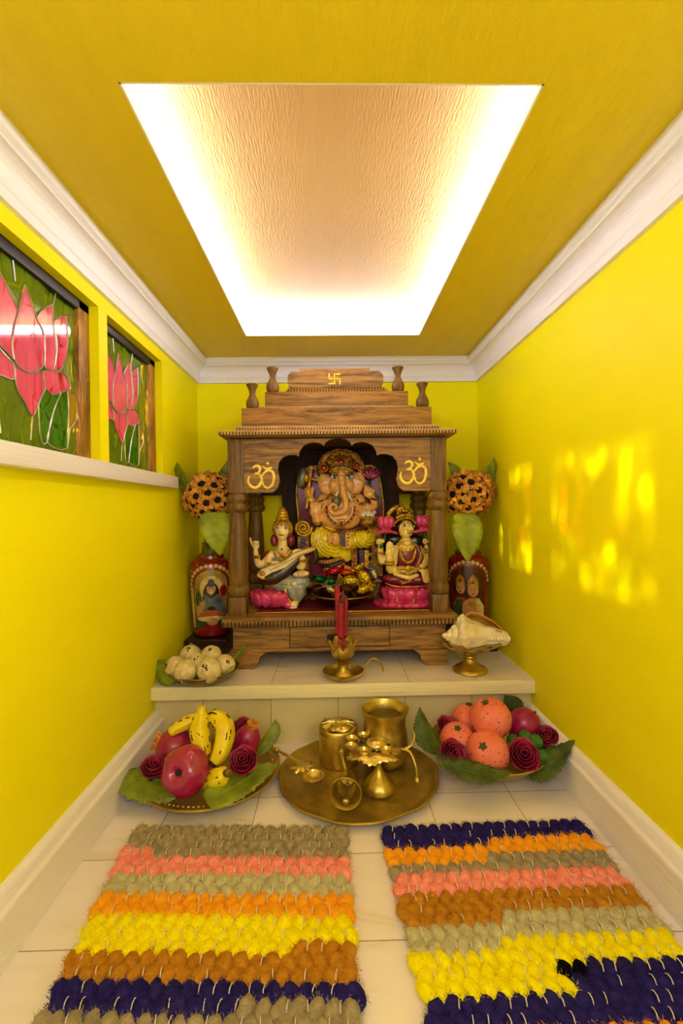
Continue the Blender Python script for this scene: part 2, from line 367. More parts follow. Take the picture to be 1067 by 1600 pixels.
def stained_window(name, y0, y1, cy, sc):
    root = bpy.data.objects.new(name, None); C.objects.link(root); root['kind'] = 'structure'
    root.location = (XL-0.05, (y0+y1)/2, WZ[0]); T = Matrix.Translation(-root.location)
    z0, z1 = WZ[0]+0.02, WZ[1]; fw = 0.066
    f = MB(); f.M = T; xa, xb = XL-0.075, XL-0.030
    f.box(xa, xb, y1-fw, y1, z0, z1, bev=0.006); f.box(xa, xb, y0, y0+fw, z0, z1, bev=0.006)
    f.box(xa, xb, y0, y1, z1-0.035, z1, bev=0.006, mi=1); f.box(xa, xb, y0, y1, z0-0.02, z0+0.01, bev=0.004, mi=1)
    f.build('window_frame', [framem, darkframem], root)
    p = MB(); p.M = T; ly0, ly1 = y0+0.02, y1-0.02
    lead = MB(); lead.M = T; shapes = []
    for k, (mi, pts) in half.items():
        q = [cyz(*a) for a in pts]; c0 = 1.2
        for mir in ((1, -1) if k in ('side', 'leaf', 'leaf2', 'amber', 'top_shade') else (1,)):
            r = [(cy+(a-c0)*sc*mir, b) for a, b in q]; r = clip(r, ly0, ly1, 0)
            r = clip(r, z0, z1-0.02, 1) if r else r
            if len(r) > 2: shapes.append((mi, r, k))
    for mi, r, k in shapes:
        p.prism(r, 'yz', PX+0.0012, PX-0.001, mi)
        pr = [Vector((PX+0.002, a, b)) for a, b in r]; pr.append(pr[0])
        if k != 'top_shade': lead.tube(spline(pr, 3), 0.0021, 5, cap=False)
    lead.tube([(PX+.002, cy+0.004, 1.6), (PX+.002, cy-0.004, min(z1-0.03, 1.66))], 0.002, 5)
    for s in (1, -1):
        for (a, b) in (((262,560),(275,505)), ((330,618),(360,612)), ((160,1120),(150,1240)), ((345,990),(384,1020))):
            A = cyz(*a); B = cyz(*b); A = (cy+(A[0]-1.2)*sc*s, A[1]); B = (cy+(B[0]-1.2)*sc*s, B[1])
            if ly0 < A[0] < ly1 and ly0 < B[0] < ly1: lead.tube([(PX+.002, *A), (PX+.002, *B)], 0.002, 5)
    p.box(PX-0.004, PX-0.0012, ly0, ly1, z0, z1-0.01, 0)
    p.build('glass_pane', gl, root, smooth=False); lead.build('leading', leadm, root)
stained_window('window_1', W1[0], W1[1], 1.2, 1.0)
stained_window('window_2', W2[0], W2[1], 1.735, 0.92)
# ------------------------------------------------------------------ wooden shrine on the step
woodX = wood('shrine_walnut_grain_across', '#402809', '#AC7E38', 'X', 7, bump=0.2)
woodZ = wood('shrine_walnut_grain_upright', '#342008', '#86622A', 'Z', 7, bump=0.2)
woodL = wood('shrine_light_edge', '#8A6436', '#CFA970', 'X', 8, bump=0.2)
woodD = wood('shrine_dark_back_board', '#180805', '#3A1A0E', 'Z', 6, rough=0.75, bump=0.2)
darkm = mat('groove_shade', '#2B1708', 0.8)  # dark tone stands in for shade in the notches and drawer gap
goldp = mat('gold_paint', '#FFE040', 0.35, metal=0.1, var=0.15, vscale=50, bump=0.3, bscale=80)
SX = 0.025
shr = thing('wooden_shrine', (SX, 2.36, ZS), 'carved brown wooden shrine with scalloped arch and stepped roof on the cream step', 'shrine')
TS = Matrix.Translation(-shr.location)
def sb(): b = MB(); b.M = TS.copy(); return b
def dentils(x0, x1, yf, yb, z0, z1, n, name, parent, over=0.0, mats=None):
    """a cornice slab with dark blocks along its front and side edges, standing in for shaded notches"""
    b = sb(); b.box(x0, x1, yf, yb, z0, z1, bev=0.003)
    w = (x1-x0)/n; h0 = z0+(z1-z0)*0.02; h1 = z0+(z1-z0)*0.62
    for i in range(n):
        x = x0+w*(i+0.5); b.box(x-w*0.16, x+w*0.16, yf-0.0015, yf+0.003, h0, h1, 1)
    m = int((yb-yf)/w)
    for i in range(m):
        y = yf+w*(i+0.5)
        for xx in (x0, x1): b.box(xx-0.0015, xx+0.0015, y-w*0.16, y+w*0.16, h0, h1, 1)
    return b.build(name, mats or [woodL, darkm], parent, auto=30)
# platform, drawer, feet
b = sb(); b.box(-0.47, 0.52, 2.145, 2.62, 0.352, 0.470); b.box(-0.478, 0.528, 2.137, 2.628, 0.345, 0.362, bev=0.003)
base = b.build('base_box', woodX, shr)
b = sb(); b.box(-0.205, 0.255, 2.134, 2.16, 0.368, 0.460, bev=0.003); b.box(-0.209, 0.259, 2.1435, 2.15, 0.364, 0.464, 1)
dr = b.build('drawer', [woodX, darkm], shr)
b = sb(); b.box(-0.035, 0.06, 2.131, 2.137, 0.395, 0.425, bev=0.002); b.build('drawer_plate', woodD, dr)
dentils(-0.512, 0.570, 2.105, 2.65, 0.470, 0.512, 62, 'platform_board', shr, mats=[woodX, darkm])
for sx, xa in ((1, -0.478), (-1, 0.528)):
    for yf in (2.137, 2.55):
        b = sb(); pr = [(0, 0), (0.10, 0), (0.125, 0.03), (0.13, 0.055), (0.16, 0.077), (0, 0.077)]
        b.prism([(xa+sx*u, 0.268+v) for u, v in pr], 'xz', yf, yf+0.078); b.build('foot', woodX, shr, smooth=False)
# posts
def post(x, y, m):
    b = sb(); h = 0.0375
    b.box(x-h, x+h, y-h, y+h, 1.085, 1.345, bev=0.003); b.box(x-h, x+h, y-h, y+h, 0.511, 0.598, bev=0.003)
    pr = [(0.034, 0.596), (0.044, 0.602), (0.049, 0.615), (0.050, 0.632), (0.048, 0.647), (0.040, 0.654), (0.040, 0.660), (0.044, 0.668), (0.046, 0.70), (0.0465, 0.76),
          (0.044, 0.84), (0.040, 0.91), (0.036, 0.97), (0.035, 0.993), (0.042, 0.998), (0.050, 1.008), (0.0525, 1.021), (0.049, 1.034), (0.042, 1.040), (0.042, 1.044), (0.048, 1.050), (0.050, 1.062), (0.047, 1.076), (0.038, 1.084), (0.036, 1.088)]
    b.lathe(pr, 28, (x, y, 0)); return b.build('post', m, shr)
for x in (-0.449, 0.4985):
    post(x, 2.1875, woodZ); post(x*0.97+0.003, 2.59, woodZ)
# scalloped arch panel
def cx1(x, y): return ((340+x/2.735-520)*2.16/720, 1+(797-(560+y/2.735))*2.16/720)
L = [(238,570),(258,552),(268,520),(264,495),(260,470),(266,440),(284,420),(308,411),(335,411),(350,417),(354,395),(368,374),(392,361),(418,357),(442,363),(458,374),(466,358),(484,346),(517,340)]
Lp = [cx1(*p) for p in L]; cx = cx1(517, 0)[0]
arch = Lp+[(2*cx-u, v) for u, v in reversed(Lp[:-1])]
def valance(poly, ya, yb, x0, x1, m, name='arch_panel'):
    b = sb(); ztop = 1.345; zb = poly[0][1]
    out = [(x0, zb), (x0, ztop), (x1, ztop), (x1, zb)]+list(reversed(poly))
    b.prism(out, 'xz', ya, yb); return b.build(name, m, shr, smooth=False)
ap = valance(arch, 2.155, 2.178, -0.412, 0.462, woodX)
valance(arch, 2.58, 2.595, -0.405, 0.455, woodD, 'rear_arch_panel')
for x in (-0.449, 0.4985):
    b = sb(); b.box(x-0.01, x+0.01, 2.22, 2.56, 1.10, 1.345); b.build('side_rail', woodX, shr, smooth=False)
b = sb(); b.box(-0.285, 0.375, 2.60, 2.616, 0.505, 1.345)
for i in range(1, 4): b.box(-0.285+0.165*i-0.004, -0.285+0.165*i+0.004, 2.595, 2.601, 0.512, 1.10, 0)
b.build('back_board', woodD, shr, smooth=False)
# gold om signs painted on the arch panel
def stroke(b, pts, w, y, d=0.004, n=6):
    """a flat brush stroke in the xz plane, width w(t), standing d proud of plane y"""
    P = spline([(p[0], 0, p[1]) for p in pts], n); m = len(P); Lf = []; Rt = []
    for i, p in enumerate(P):
        t = P[min(i+1, m-1)]-P[max(i-1, 0)]; t.normalize(); nn = Vector((-t.z, 0, t.x)); ww = w(i/(m-1))/2
        Lf.append((p+nn*ww)); Rt.append((p-nn*ww))
    rows = [[(l.x, y, l.z), (l.x, y-d, l.z), (r.x, y-d, r.z), (r.x, y, r.z)] for l, r in zip(Lf, Rt)]
    b.sweep(None, rows, closed=True); b.add(rows[0], [(0, 1, 2, 3)]); b.add(rows[-1], [(3, 2, 1, 0)])
def om(ox, oy, sk=1.0):
    def q(x, y): return ((380+(ox+x)/3.557-520)*2.155/720, 1+(797-(680+(oy+y)/3.557))*2.155/720)
    b = sb(); k = 0.00085
    bw = lambda a, c: (lambda t: (a+(c-a)*math.sin(PI*min(1, max(0, t))))*k)
    stroke(b, [q(*p) for p in [(28,34),(42,22),(60,22),(70,36),(62,56),(38,66)]], bw(7, 15), 2.155)
    stroke(b, [q(*p) for p in [(40,66),(64,68),(78,86),(72,118),(48,140),(20,134),(4,110),(6,86),(12,78)]], bw(5, 15), 2.1545)
    stroke(b, [q(*p) for p in [(66,84),(84,72),(96,56),(118,46),(140,58),(146,90),(134,128),(108,144),(86,126),(88,108)]], bw(5, 14), 2.154)
    stroke(b, [q(*p) for p in [(84,22),(102,38),(128,34),(134,28)]], bw(4, 11), 2.155)
    c = q(112, 8); s = 0.008
    b.prism([(c[0]-s, c[1]), (c[0], c[1]+s), (c[0]+s, c[1]), (c[0], c[1]-s)], 'xz', 2.151, 2.155)
    b.build('om_symbol', goldp, ap, label='gold painted om sign')
om(29, 145); om(873, 130)
# roof tiers
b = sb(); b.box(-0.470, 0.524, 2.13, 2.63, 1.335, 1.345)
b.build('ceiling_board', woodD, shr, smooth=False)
b = sb()
rows = []
for z, o in ((1.338, 0.028), (1.343, 0.012), (1.347, 0.0)):
    rows.append([(-0.512+o, 2.105+o, z), (0.570-o, 2.105+o, z), (0.570-o, 2.65-o, z), (-0.512+o, 2.65-o, z)])
b.sweep(None, rows, closed=True); b.add(rows[0], [(0, 1, 2, 3)]); b.add(rows[-1], [(0, 1, 2, 3)])
b.build('eave_underside', woodX, shr, smooth=False)
dentils(-0.515, 0.573, 2.102, 2.652, 1.347, 1.368, 74, 'eave', shr)
dentils(-0.447, 0.502, 2.150, 2.575, 1.368, 1.396, 74, 'lower_cornice', shr)
b = sb(); b.box(-0.422, 0.473, 2.168, 2.555, 1.396, 1.483, bev=0.002); b.build('roof_tier', woodX, shr)
dentils(-0.343, 0.390, 2.188, 2.53, 1.483, 1.494, 56, 'upper_cornice', shr)
b = sb(); b.box(-0.316, 0.367, 2.198, 2.52, 1.494, 1.565, bev=0.002); b.build('roof_tier', woodX, shr)
b = sb()
rows = [[(-0.224-0.0, 2.206, 1.565), (0.279, 2.206, 1.565), (0.279, 2.51, 1.565), (-0.224, 2.51, 1.565)], [(-0.2, 2.216, 1.588), (0.255, 2.216, 1.588), (0.255, 2.50, 1.588), (-0.2, 2.50, 1.588)]]
b.sweep(None, rows, closed=True); b.add(rows[1], [(0, 1, 2, 3)])
for i in range(34):
    x = -0.205+0.0138*i; b.box(x-0.0015, x+0.0015, 2.2055, 2.213, 1.566, 1.586, 1)
b.build('crest_moulding', [woodX, darkm], shr, smooth=False)
pr = []
x0, x1, z0, z1 = -0.209, 0.251, 1.588, 1.668
for cxx, czz, a0 in ((x0+0.024, z0+0.03, 180), (x1-0.024, z0+0.03, 270), (x1-0.03, z1-0.035, 0), (x0+0.03, z1-0.035, 90)):
    rr = 0.024 if czz < 1.63 else 0.03
    for k in range(7): a = math.radians(a0+15*k); pr.append((cxx+rr*math.cos(a), czz+(rr+0.004)*math.sin(a)))
b = sb(); b.prism(pr, 'xz', 2.215, 2.50); b.box(-0.148, 0.187, 2.222, 2.49, 1.666, 1.682, bev=0.002)
crest = b.build('crest_block', woodX, shr, auto=30)
b = sb(); k = 0.0245/2; cxx, czz = 0.016, 1.629; w = 0.0075; A = 0.029
for (a0, a1, c0, c1) in ((-A, A, -w/2, w/2), (-w/2, w/2, -A, A), (A-w, A, -A, 0), (-A, -A+w, 0, A), (0, A, A-w, A), (-A, 0, -A, -A+w)):
    b.box(cxx+a0, cxx+a1, 2.2115, 2.2155, czz+c0*0.9, czz+c1*0.9)
for dx in (-1, 1):
    for dz in (-1, 1): b.box(cxx+dx*0.0125-0.002, cxx+dx*0.0125+0.002, 2.212, 2.2155, czz+dz*0.011-0.002, czz+dz*0.011+0.002)
b.build('gold_emblem', goldp, crest, label='gold painted religious sign', smooth=False)
for i, (x, y, z) in enumerate(((-0.376, 2.205, 1.483), (-0.281, 2.222, 1.565), (0.322, 2.222, 1.565), (0.436, 2.205, 1.483))):
    b = sb(); pr = [(0.020, 0), (0.028, 0.008), (0.031, 0.024), (0.029, 0.040), (0.020, 0.056), (0.014, 0.070), (0.013, 0.078), (0.018, 0.096), (0.025, 0.110), (0.028, 0.116), (0.027, 0.120), (0.02, 0.120)]
    b.lathe(pr, 24, (x, y, z)); b.build('roof_finial', woodZ, shr)
# red cloth with a gold lace hem lying on the platform
clm = mat('dark_red_velvet', '#7A0A1C', 0.8, var=0.2, vscale=60, bump=0.6, bscale=140)
lacem = mat('gold_lace', '#E0B850', 0.4, metal=0.5, bump=0.5)
cl = thing('altar_cloth', (0.04, 2.21, 0.5125), 'dark red velvet cloth with looped gold lace hem spread on the shrine platform', 'cloth')
b = MB(); nx, ny = 40, 16; v = []; f = []
for j in range(ny+1):
    for i in range(nx+1):
        x = -0.415+0.83*i/nx; y = -0.02+0.38*j/ny
        v.append((x, y, 0.003+0.0015*noise.noise(Vector((x*9, y*9, 1)))))
for j in range(ny):
    for i in range(nx): a = j*(nx+1)+i; f.append((a, a+1, a+nx+2, a+nx+1))
b.add(v, f); o = b.build('cloth', clm, cl); solid(o, 0.002, 1)
b = MB()
for i in range(50):
    x = -0.41+0.82*(i+0.5)/50; pts = [(x+0.0082*math.cos(a)*(1), -0.022+0.0065*math.sin(a), 0.0055) for a in [PI*k/6 for k in range(7)]]
    b.tube(pts, 0.0013, 5)
b.tube([(-0.415, -0.026, 0.005), (0.415, -0.026, 0.005)], 0.0016, 5)
b.build('lace_hem', lacem, cl)
# ------------------------------------------------------------------ painted clay statues
def clay(name, col, **k):
    k.setdefault('rough', 0.3); k.setdefault('var', 0.1); k.setdefault('vscale', 30); k.setdefault('bump', 0.25); k.setdefault('bscale', 60); k.setdefault('coat', 0.35)
    return mat(name, col, **k)
skin_g = clay('peach_clay_skin', '#FAC070', col2='#DC9848'); skin_s = clay('cream_clay_skin', '#FFEAB0', col2='#EAC878'); skin_l = clay('yellow_clay_skin', '#FAE486', col2='#E4C050')
goldc = mat('statue_gold_paint', '#F4C832', 0.3, metal=0.4, col2='#9A6410', vscale=45, bump=0.6, bscale=70)
goldd = mat('statue_dull_gold', '#B88A30', 0.4, metal=0.5, col2='#5A3410', vscale=45, bump=0.7, bscale=80)
maroon = clay('maroon_glitter_paint', '#A01440', col2='#640628', vscale=160, bump=0.6, bscale=220); yell = clay('yellow_robe_paint', '#FFEA1C', col2='#E0C208')
redj = clay('red_jewel', '#A80C18', rough=0.12); greenj = clay('green_jewel', '#0E5A20', rough=0.12); white = clay('white_paint', '#F6F0E0'); black = clay('black_paint', '#0C0808', rough=0.25, coat=0.6)
purple = clay('purple_paint', '#3C1244'); pinkc = clay('pink_lotus_paint', '#F0508C', col2='#B81C58', vscale=22); darkred = clay('dark_red_paint', '#8E1030', col2='#5C0618'); greyc = clay('grey_sari_paint', '#A8ACA0', col2='#74786C')
olive = clay('olive_grey_paint', '#6E7040', col2='#3E4020'); brownv = clay('dark_brown_lacquer', '#3C2410', col2='#22120A', coat=0.7); creamp = clay('cream_paint', '#F0DCA0'); rosec = clay('dark_rose_paint', '#A01848')
PAL = [goldc, redj, greenj, white, black, purple, darkred, pinkc, yell, goldd, creamp, olive, rosec]
GO, RE, GR, WH, BK, PU, DR, PK, YE, GD, CR, OL, RO = range(13)
class Fig:
    """a statue traced feature by feature; lengths in the tracing's units, depth d towards the viewer"""
    def __init__(s, ox, oy, sc, Y0, root): s.ox, s.oy, s.sc, s.Y0, s.root = ox, oy, sc, Y0, root; s.u = Y0/720/sc
    def P(s, x, y, d=0):
        p = atY(s.ox+x/s.sc, s.oy+y/s.sc, s.Y0); return Vector((p.x, p.y-d*s.u, p.z))-s.root.location
    def ball(s, b, x, y, d, rx, rz, ry, mi=None, rot=0, seg=16, rings=10, fun=None):
        R = Matrix.Rotation(math.radians(rot), 3, 'Y') if rot else None
        b.ball(s.P(x, y, d), (rx*s.u, ry*s.u, rz*s.u), seg, rings, mi, R, fun)
    def tube(s, b, pts, mi=None, seg=10, n=4, rmod=None, flat=1.0):
        P = spline([tuple(s.P(*p[:3])) for p in pts], n); m = len(P); r = []
        for i in range(m):
            t = i/n; k = min(int(t), len(pts)-2); q = lerp(pts[k][3], pts[k+1][3], t-k)
            r.append(q*s.u*(rmod(i/(m-1)) if rmod else 1))
        b.tube(P, r, seg, mi, flat=flat)
        for e in (0, -1): b.ball(P[e], r[e]*0.98, seg, 6, mi)
    def beads(s, b, pts, n, r, mis):
        P = spline([tuple(s.P(*p)) for p in pts], 8)
        L = [0]
        for i in range(1, len(P)): L.append(L[-1]+(P[i]-P[i-1]).length)
        for j in range(n):
            t = L[-1]*(j+0.5)/n; i = max(k for k in range(len(L)) if L[k] <= t); i = min(i, len(P)-2)
            q = P[i].lerp(P[i+1], (t-L[i])/max(1e-9, L[i+1]-L[i])); b.ball(q, r*s.u, 6, 4, mis[j % len(mis)])
    def poly(s, b, pts, d0, d1, mi=None):
        q = [s.P(*p) for p in pts]; y0 = s.P(0, 0, d0).y; y1 = s.P(0, 0, d1).y
        b.prism([(v.x, v.z) for v in q], 'xz', y0, y1, mi)
    def ridged(s, b, x, y, d, rx, rz, ry, fx, fy, lam, amp, mi=None):
        """rounded mass with folds that run in rings round the focus"""
        c = s.P(x, y, d); fo = s.P(fx, fy, d); u = s.u
        def fun(dv):
            px_, pz_ = dv.x*rx*u+c.x-fo.x, dv.z*rz*u+c.z-fo.z
            w = abs(math.sin(PI*math.hypot(px_, pz_)/(lam*u))); return 1-amp*(1-w)**1.5
        b.ball(c, (rx*u, ry*u, rz*u), 72, 54, mi, None, fun)
    def done(s, b, name, m, vox=None, **kw):
        o = b.build(name, m, s.root, auto=60, **kw)
        if vox: remesh(o, vox, 2)
        return o
    def lotus(s, b, x, y, rx, ry, h, n, mi=None, w=None, lean=0.25):
        for row, (k, hh, ph) in enumerate(((1.0, 1.0, 0), (0.8, 1.12, 0.5))):
            for i in range(n):
                a = 2*PI*(i+ph)/n; cx_ = math.cos(a); cy_ = math.sin(a)
                R = Matrix.Rotation(a, 3, 'Z') @ Matrix.Rotation(lean, 3, 'Y')
                c = s.P(x, y, 0)+Vector((rx*k*cx_*s.u, ry*k*cy_*s.u, 0)); ww = w or (PI*rx/n)
                b.ball(c, (ww*0.5*s.u, ww*1.0*s.u, h*0.5*hh*s.u), 12, 9, mi, R, lambda d: 1-0.10*abs(math.sin(4*math.atan2(d.y, d.z+1e-6))))

# --- seated elephant-headed statue
root = thing('elephant_headed_statue', (0.04, 2.50, 0.514), 'large peach elephant-headed clay statue in yellow robe on a maroon throne, centre of the shrine', 'statue')
G = Fig(450, 695, 6.67, 2.50, root)
def H(x, y): return (133.4+x*0.875, 767+y*0.875)            # second tracing onto the first
b = MB()
G.ball(b, 552, 390, 40, 128, 150, 85); G.ball(b, 552, 300, 40, 110, 80, 80); G.ball(b, 470, 430, 60, 55, 80, 55); G.ball(b, 640, 430, 60, 55, 80, 55)
G.ball(b, 560, 650, 10, 195, 180, 85); G.ball(b, 550, 770, 30, 215, 120, 105); G.ball(b, 375, 580, 10, 75, 75, 60); G.ball(b, 735, 580, 10, 75, 75, 60)
G.ball(b, 470, 640, 50, 80, 70, 50); G.ball(b, 640, 640, 50, 80, 70, 50)
G.tube(b, [(370, 585, 10, 55), (300, 620, 30, 48), (240, 580, 60, 42), (225, 520, 75, 38)]); G.ball(b, 222, 500, 85, 52, 62, 42)
G.tube(b, [(370, 640, 30, 52), (350, 740, 60, 50), (310, 790, 80, 52), (298, 730, 95, 50)]); G.ball(b, 292, 690, 100, 66, 70, 34)
G.tube(b, [(740, 590, 10, 55), (830, 660, 40, 48), (895, 630, 60, 42), (880, 560, 75, 36)]); G.ball(b, 845, 520, 85, 50, 45, 36)
G.tube(b, [(745, 650, 20, 52), (790, 760, 60, 50), (830, 800, 80, 45)])
for i in range(4):                                           # fingers of the raised palm
    G.tube(b, [(248+i*29, 660, 112, 16), (246+i*30, 625, 118, 15), (250+i*28, 600+abs(i-1.5)*6, 112, 13)], seg=8)
G.tube(b, [(345, 700, 112, 17), (372, 670, 118, 15), (370, 640, 116, 12)], seg=8)
for i in range(4):
    G.tube(b, [(185, 470+i*24, 100, 15), (205, 468+i*24, 125, 14), (235, 472+i*23, 128, 12)], seg=8)
    G.tube(b, [(800+i*28, 500, 105, 15), (795+i*30, 455+i*8, 115, 14), (812+i*27, 430+i*14, 100, 12)], seg=8)
G.tube(b, [(268, 480, 100, 15), (260, 450, 118, 13)], seg=8); G.tube(b, [(800, 530, 100, 16), (785, 490, 115, 13)], seg=8)
x, y = H(410, 240); G.ball(b, x, y, 130, 52, 72, 40)
for i in range(5): x, y = H(338-(i == 0)*4, 190+i*27); G.ball(b, x, y, 140, 18-i*1.2, 13-i, 22)
x, y = H(480, 590); G.ball(b, x, y, 90, 110, 45, 70)
G.done(b, 'body', skin_g, 0.0034)
for sgn, ex, ey, rx, rz in ((-1, 388, 415, 72, 108), (1, 712, 405, 84, 115)):
    b = MB(); c = G.P(ex, ey, 55)
    def ef(d, sgn=sgn): return 1+0.09*math.sin(9*math.atan2(d.z, -sgn*d.x+1.2)) * (0.4+0.6*abs(d.x))
    G.ball(b, ex, ey, 60, rx, rz, 26, None, sgn*8, 48, 24, ef); G.done(b, 'ear', skin_g)
b = MB(); G.tube(b, [(552, 300, 118, 44), (558, 400, 138, 40), (575, 500, 150, 37), (596, 590, 152, 35), (592, 665, 152, 32), (545, 706, 152, 29), (488, 716, 152, 27), (444, 688, 152, 24), (438, 645, 154, 21), (470, 622, 156, 18), (502, 645, 158, 15), (488, 674, 160, 12)], seg=16, n=9, rmod=lambda t: 1+0.07*math.sin(t*150)); G.done(b, 'trunk', skin_g)
b = MB(); G.tube(b, [(615, 500, 120, 18), (632, 535, 145, 14), (655, 585, 158, 5)], seg=10); G.done(b, 'tusk', white); b = MB(); G.tube(b, [(515, 500, 120, 17), (500, 530, 140, 14)], seg=10); G.done(b, 'tusk', white)
b = MB()
for ex, sg in ((487, -1), (636, 1)):
    G.ball(b, ex, 345, 112, 40, 22, 18, WH, sg*-6); G.ball(b, ex, 343, 124, 18, 20, 10, BK); G.ball(b, ex+5, 338, 133, 5, 5, 3, WH)
    G.tube(b, [(ex-sg*38, 352, 116, 3), (ex-sg*10, 322, 126, 5), (ex+sg*42, 338, 100, 3)], BK, 6)
    G.tube(b, [(ex-sg*40, 322, 112, 3), (ex, 300, 118, 4), (ex+sg*44, 318, 96, 3)], BK, 6); G.done(b, 'eye', PAL); b = MB()
G.ball(b, 552, 288, 128, 17, 26, 8, RE); G.ball(b, 552, 345, 160, 14, 14, 6, RE)
G.done(b, 'forehead_mark', PAL)
# crown
b = MB(); G.ball(b, 550, 225, 20, 150, 130, 85, GD)
arc = [(342, 290, 20), (345, 220, 20), (385, 140, 20), (460, 95, 20), (550, 78, 20), (640, 95, 20), (712, 140, 20), (755, 220, 20), (758, 285, 20)]
G.tube(b, [a+(44,) for a in arc], GD, 12, 4)
for w_, n_ in ((26, 26), (-24, 20)):
    G.beads(b, [(a[0]+(550-a[0])*(-w_/240), a[1]+(260-a[1])*(-w_/200), 56) for a in arc], n_, 13, [GO, RE, GO, GO])
for x, y, r in ((552, 188, 34), (375, 250, 34), (712, 222, 28), (430, 180, 12), (460, 130, 12), (640, 150, 12), (610, 100, 10), (480, 100, 10)):
    G.ball(b, x, y, 78, r+12, r+12, 16, GO); G.ball(b, x, y, 90, r, r, 18, RE)
G.tube(b, [(440, 285, 95, 12), (490, 258, 120, 13), (552, 250, 128, 14), (615, 258, 120, 13), (665, 282, 95, 12)], GO, 8)
G.beads(b, [(440, 270, 110), (490, 240, 128), (552, 232, 136), (615, 240, 128), (665, 268, 110)], 15, 9, [RE, GO, GR])
G.done(b, 'crown', PAL)
# necklaces, armbands, belt
b = MB()
G.beads(b, [(400, 640, 110), (415, 740, 140), (480, 810, 160), (550, 830, 165), (620, 805, 160), (680, 730, 140), (690, 640, 110)], 34, 10, [RE, RE, GO])
G.beads(b, [(420, 640, 118), (435, 725, 145), (490, 785, 165), (550, 800, 168), (612, 780, 165), (660, 715, 145), (670, 640, 118)], 30, 11, [WH, CR])
G.ball(b, 552, 805, 172, 45, 40, 14, GO); G.ball(b, 553, 810, 184, 20, 22, 12, RE)
G.done(b, 'necklace', PAL); b = MB()
G.beads(b, [(215, 600, 90), (300, 595, 90), (390, 570, 95), (460, 525, 120), (480, 590, 125)], 26, 10, [RE, GR, GO, GO, GR]); G.done(b, 'armband', PAL); b = MB()
G.beads(b, [(620, 590, 130), (690, 545, 110), (740, 610, 95), (810, 595, 90)], 18, 10, [GO, GR, RE, GO]); G.done(b, 'armband', PAL); b = MB()
G.beads(b, [(730, 620, 90), (800, 630, 90)], 7, 10, [RE, GO]); G.done(b, 'armband', PAL); b = MB(); G.beads(b, [(855, 560, 125), (900, 575, 115), (935, 550, 100)], 7, 12, [RE, GR, GR]); G.done(b, 'armband', PAL); b = MB(); G.beads(b, [(265, 820, 110), (345, 800, 120)], 7, 11, [GR, RE, GO])
G.done(b, 'armband', PAL); b = MB()
G.beads(b, [(330, 800, 110), (400, 870, 130), (480, 900, 142), (560, 900, 145), (650, 890, 140), (740, 860, 120)], 40, 9, [GD, GO, RE])
G.beads(b, [(500, 880, 150), (550, 875, 155), (600, 885, 150)], 6, 14, [GR, RE])
G.done(b, 'belt', PAL); b = MB(); G.ball(b, 500, 590, 115, 48, 62, 22, OL); G.done(b, 'chest_ornament', PAL)
# yellow dhoti with ring folds
b = MB()
x, y = H(300, 270); G.ridged(b, x, y, 30, 172, 175, 100, x+90, y-35, 33, 0.20)
x, y = H(735, 245); G.ridged(b, x, y, 30, 140, 100, 95, x+75, y-55, 33, 0.20)
x, y = H(480, 420); G.ridged(b, x, y, 40, 120, 62, 85, x-70, y-160, 33, 0.20)
x, y = H(545, 440); G.ridged(b, x, y, 40, 58, 72, 80, x-120, y-160, 33, 0.20)
x, y = H(560, 260); G.ball(b, x, y, 10, 150, 110, 70)
G.done(b, 'yellow_robe', yell)
b = MB()
def hb(x0, x1, y0, y1, d0, d1, mi): a = H(x0, y0); c = H(x1, y1); G.poly(b, [(a[0], a[1]), (c[0], a[1]), (c[0], c[1]), (a[0], c[1])], d0, d1, mi)
hb(475, 522, 150, 320, 20, 128, PU); hb(528, 585, 140, 345, 20, 122, GO); hb(690, 745, 370, 560, 0, 90, PU); hb(600, 665, 370, 580, 0, 88, GD); hb(755, 800, 370, 570, 0, 80, GO)
for k in range(9): x, y = H(556, 160+k*21); G.ball(b, x, y, 124, 9, 9, 9, RE if k % 2 else WH)
for k in range(10): x, y = H(632, 385+k*20); G.ball(b, x, y, 90, 10, 10, 9, GO if k % 2 else RE)
G.tube(b, [H(235, 510)+(90, 20), H(340, 505)+(115, 24), H(480, 465)+(115, 18)], GO, 8); G.tube(b, [H(270, 555)+(80, 20), H(370, 550)+(105, 22), H(490, 505)+(105, 14)], PU, 8)
G.tube(b, [H(290, 590)+(80, 16), H(400, 580)+(100, 16), H(510, 530)+(95, 12)], GO, 8)
G.beads(b, [H(245, 510)+(112,), H(340, 500)+(138,), H(475, 462)+(134,)], 14, 8, [WH, RE])
for yy in (430, 520):
    for q in range(2): G.tube(b, [H(770, yy+q*8)+(40, 26), H(830, yy-6)+(40, 18), H(885, yy-8)+(40, 4)], GO, 8)
G.done(b, 'gold_trim', PAL)
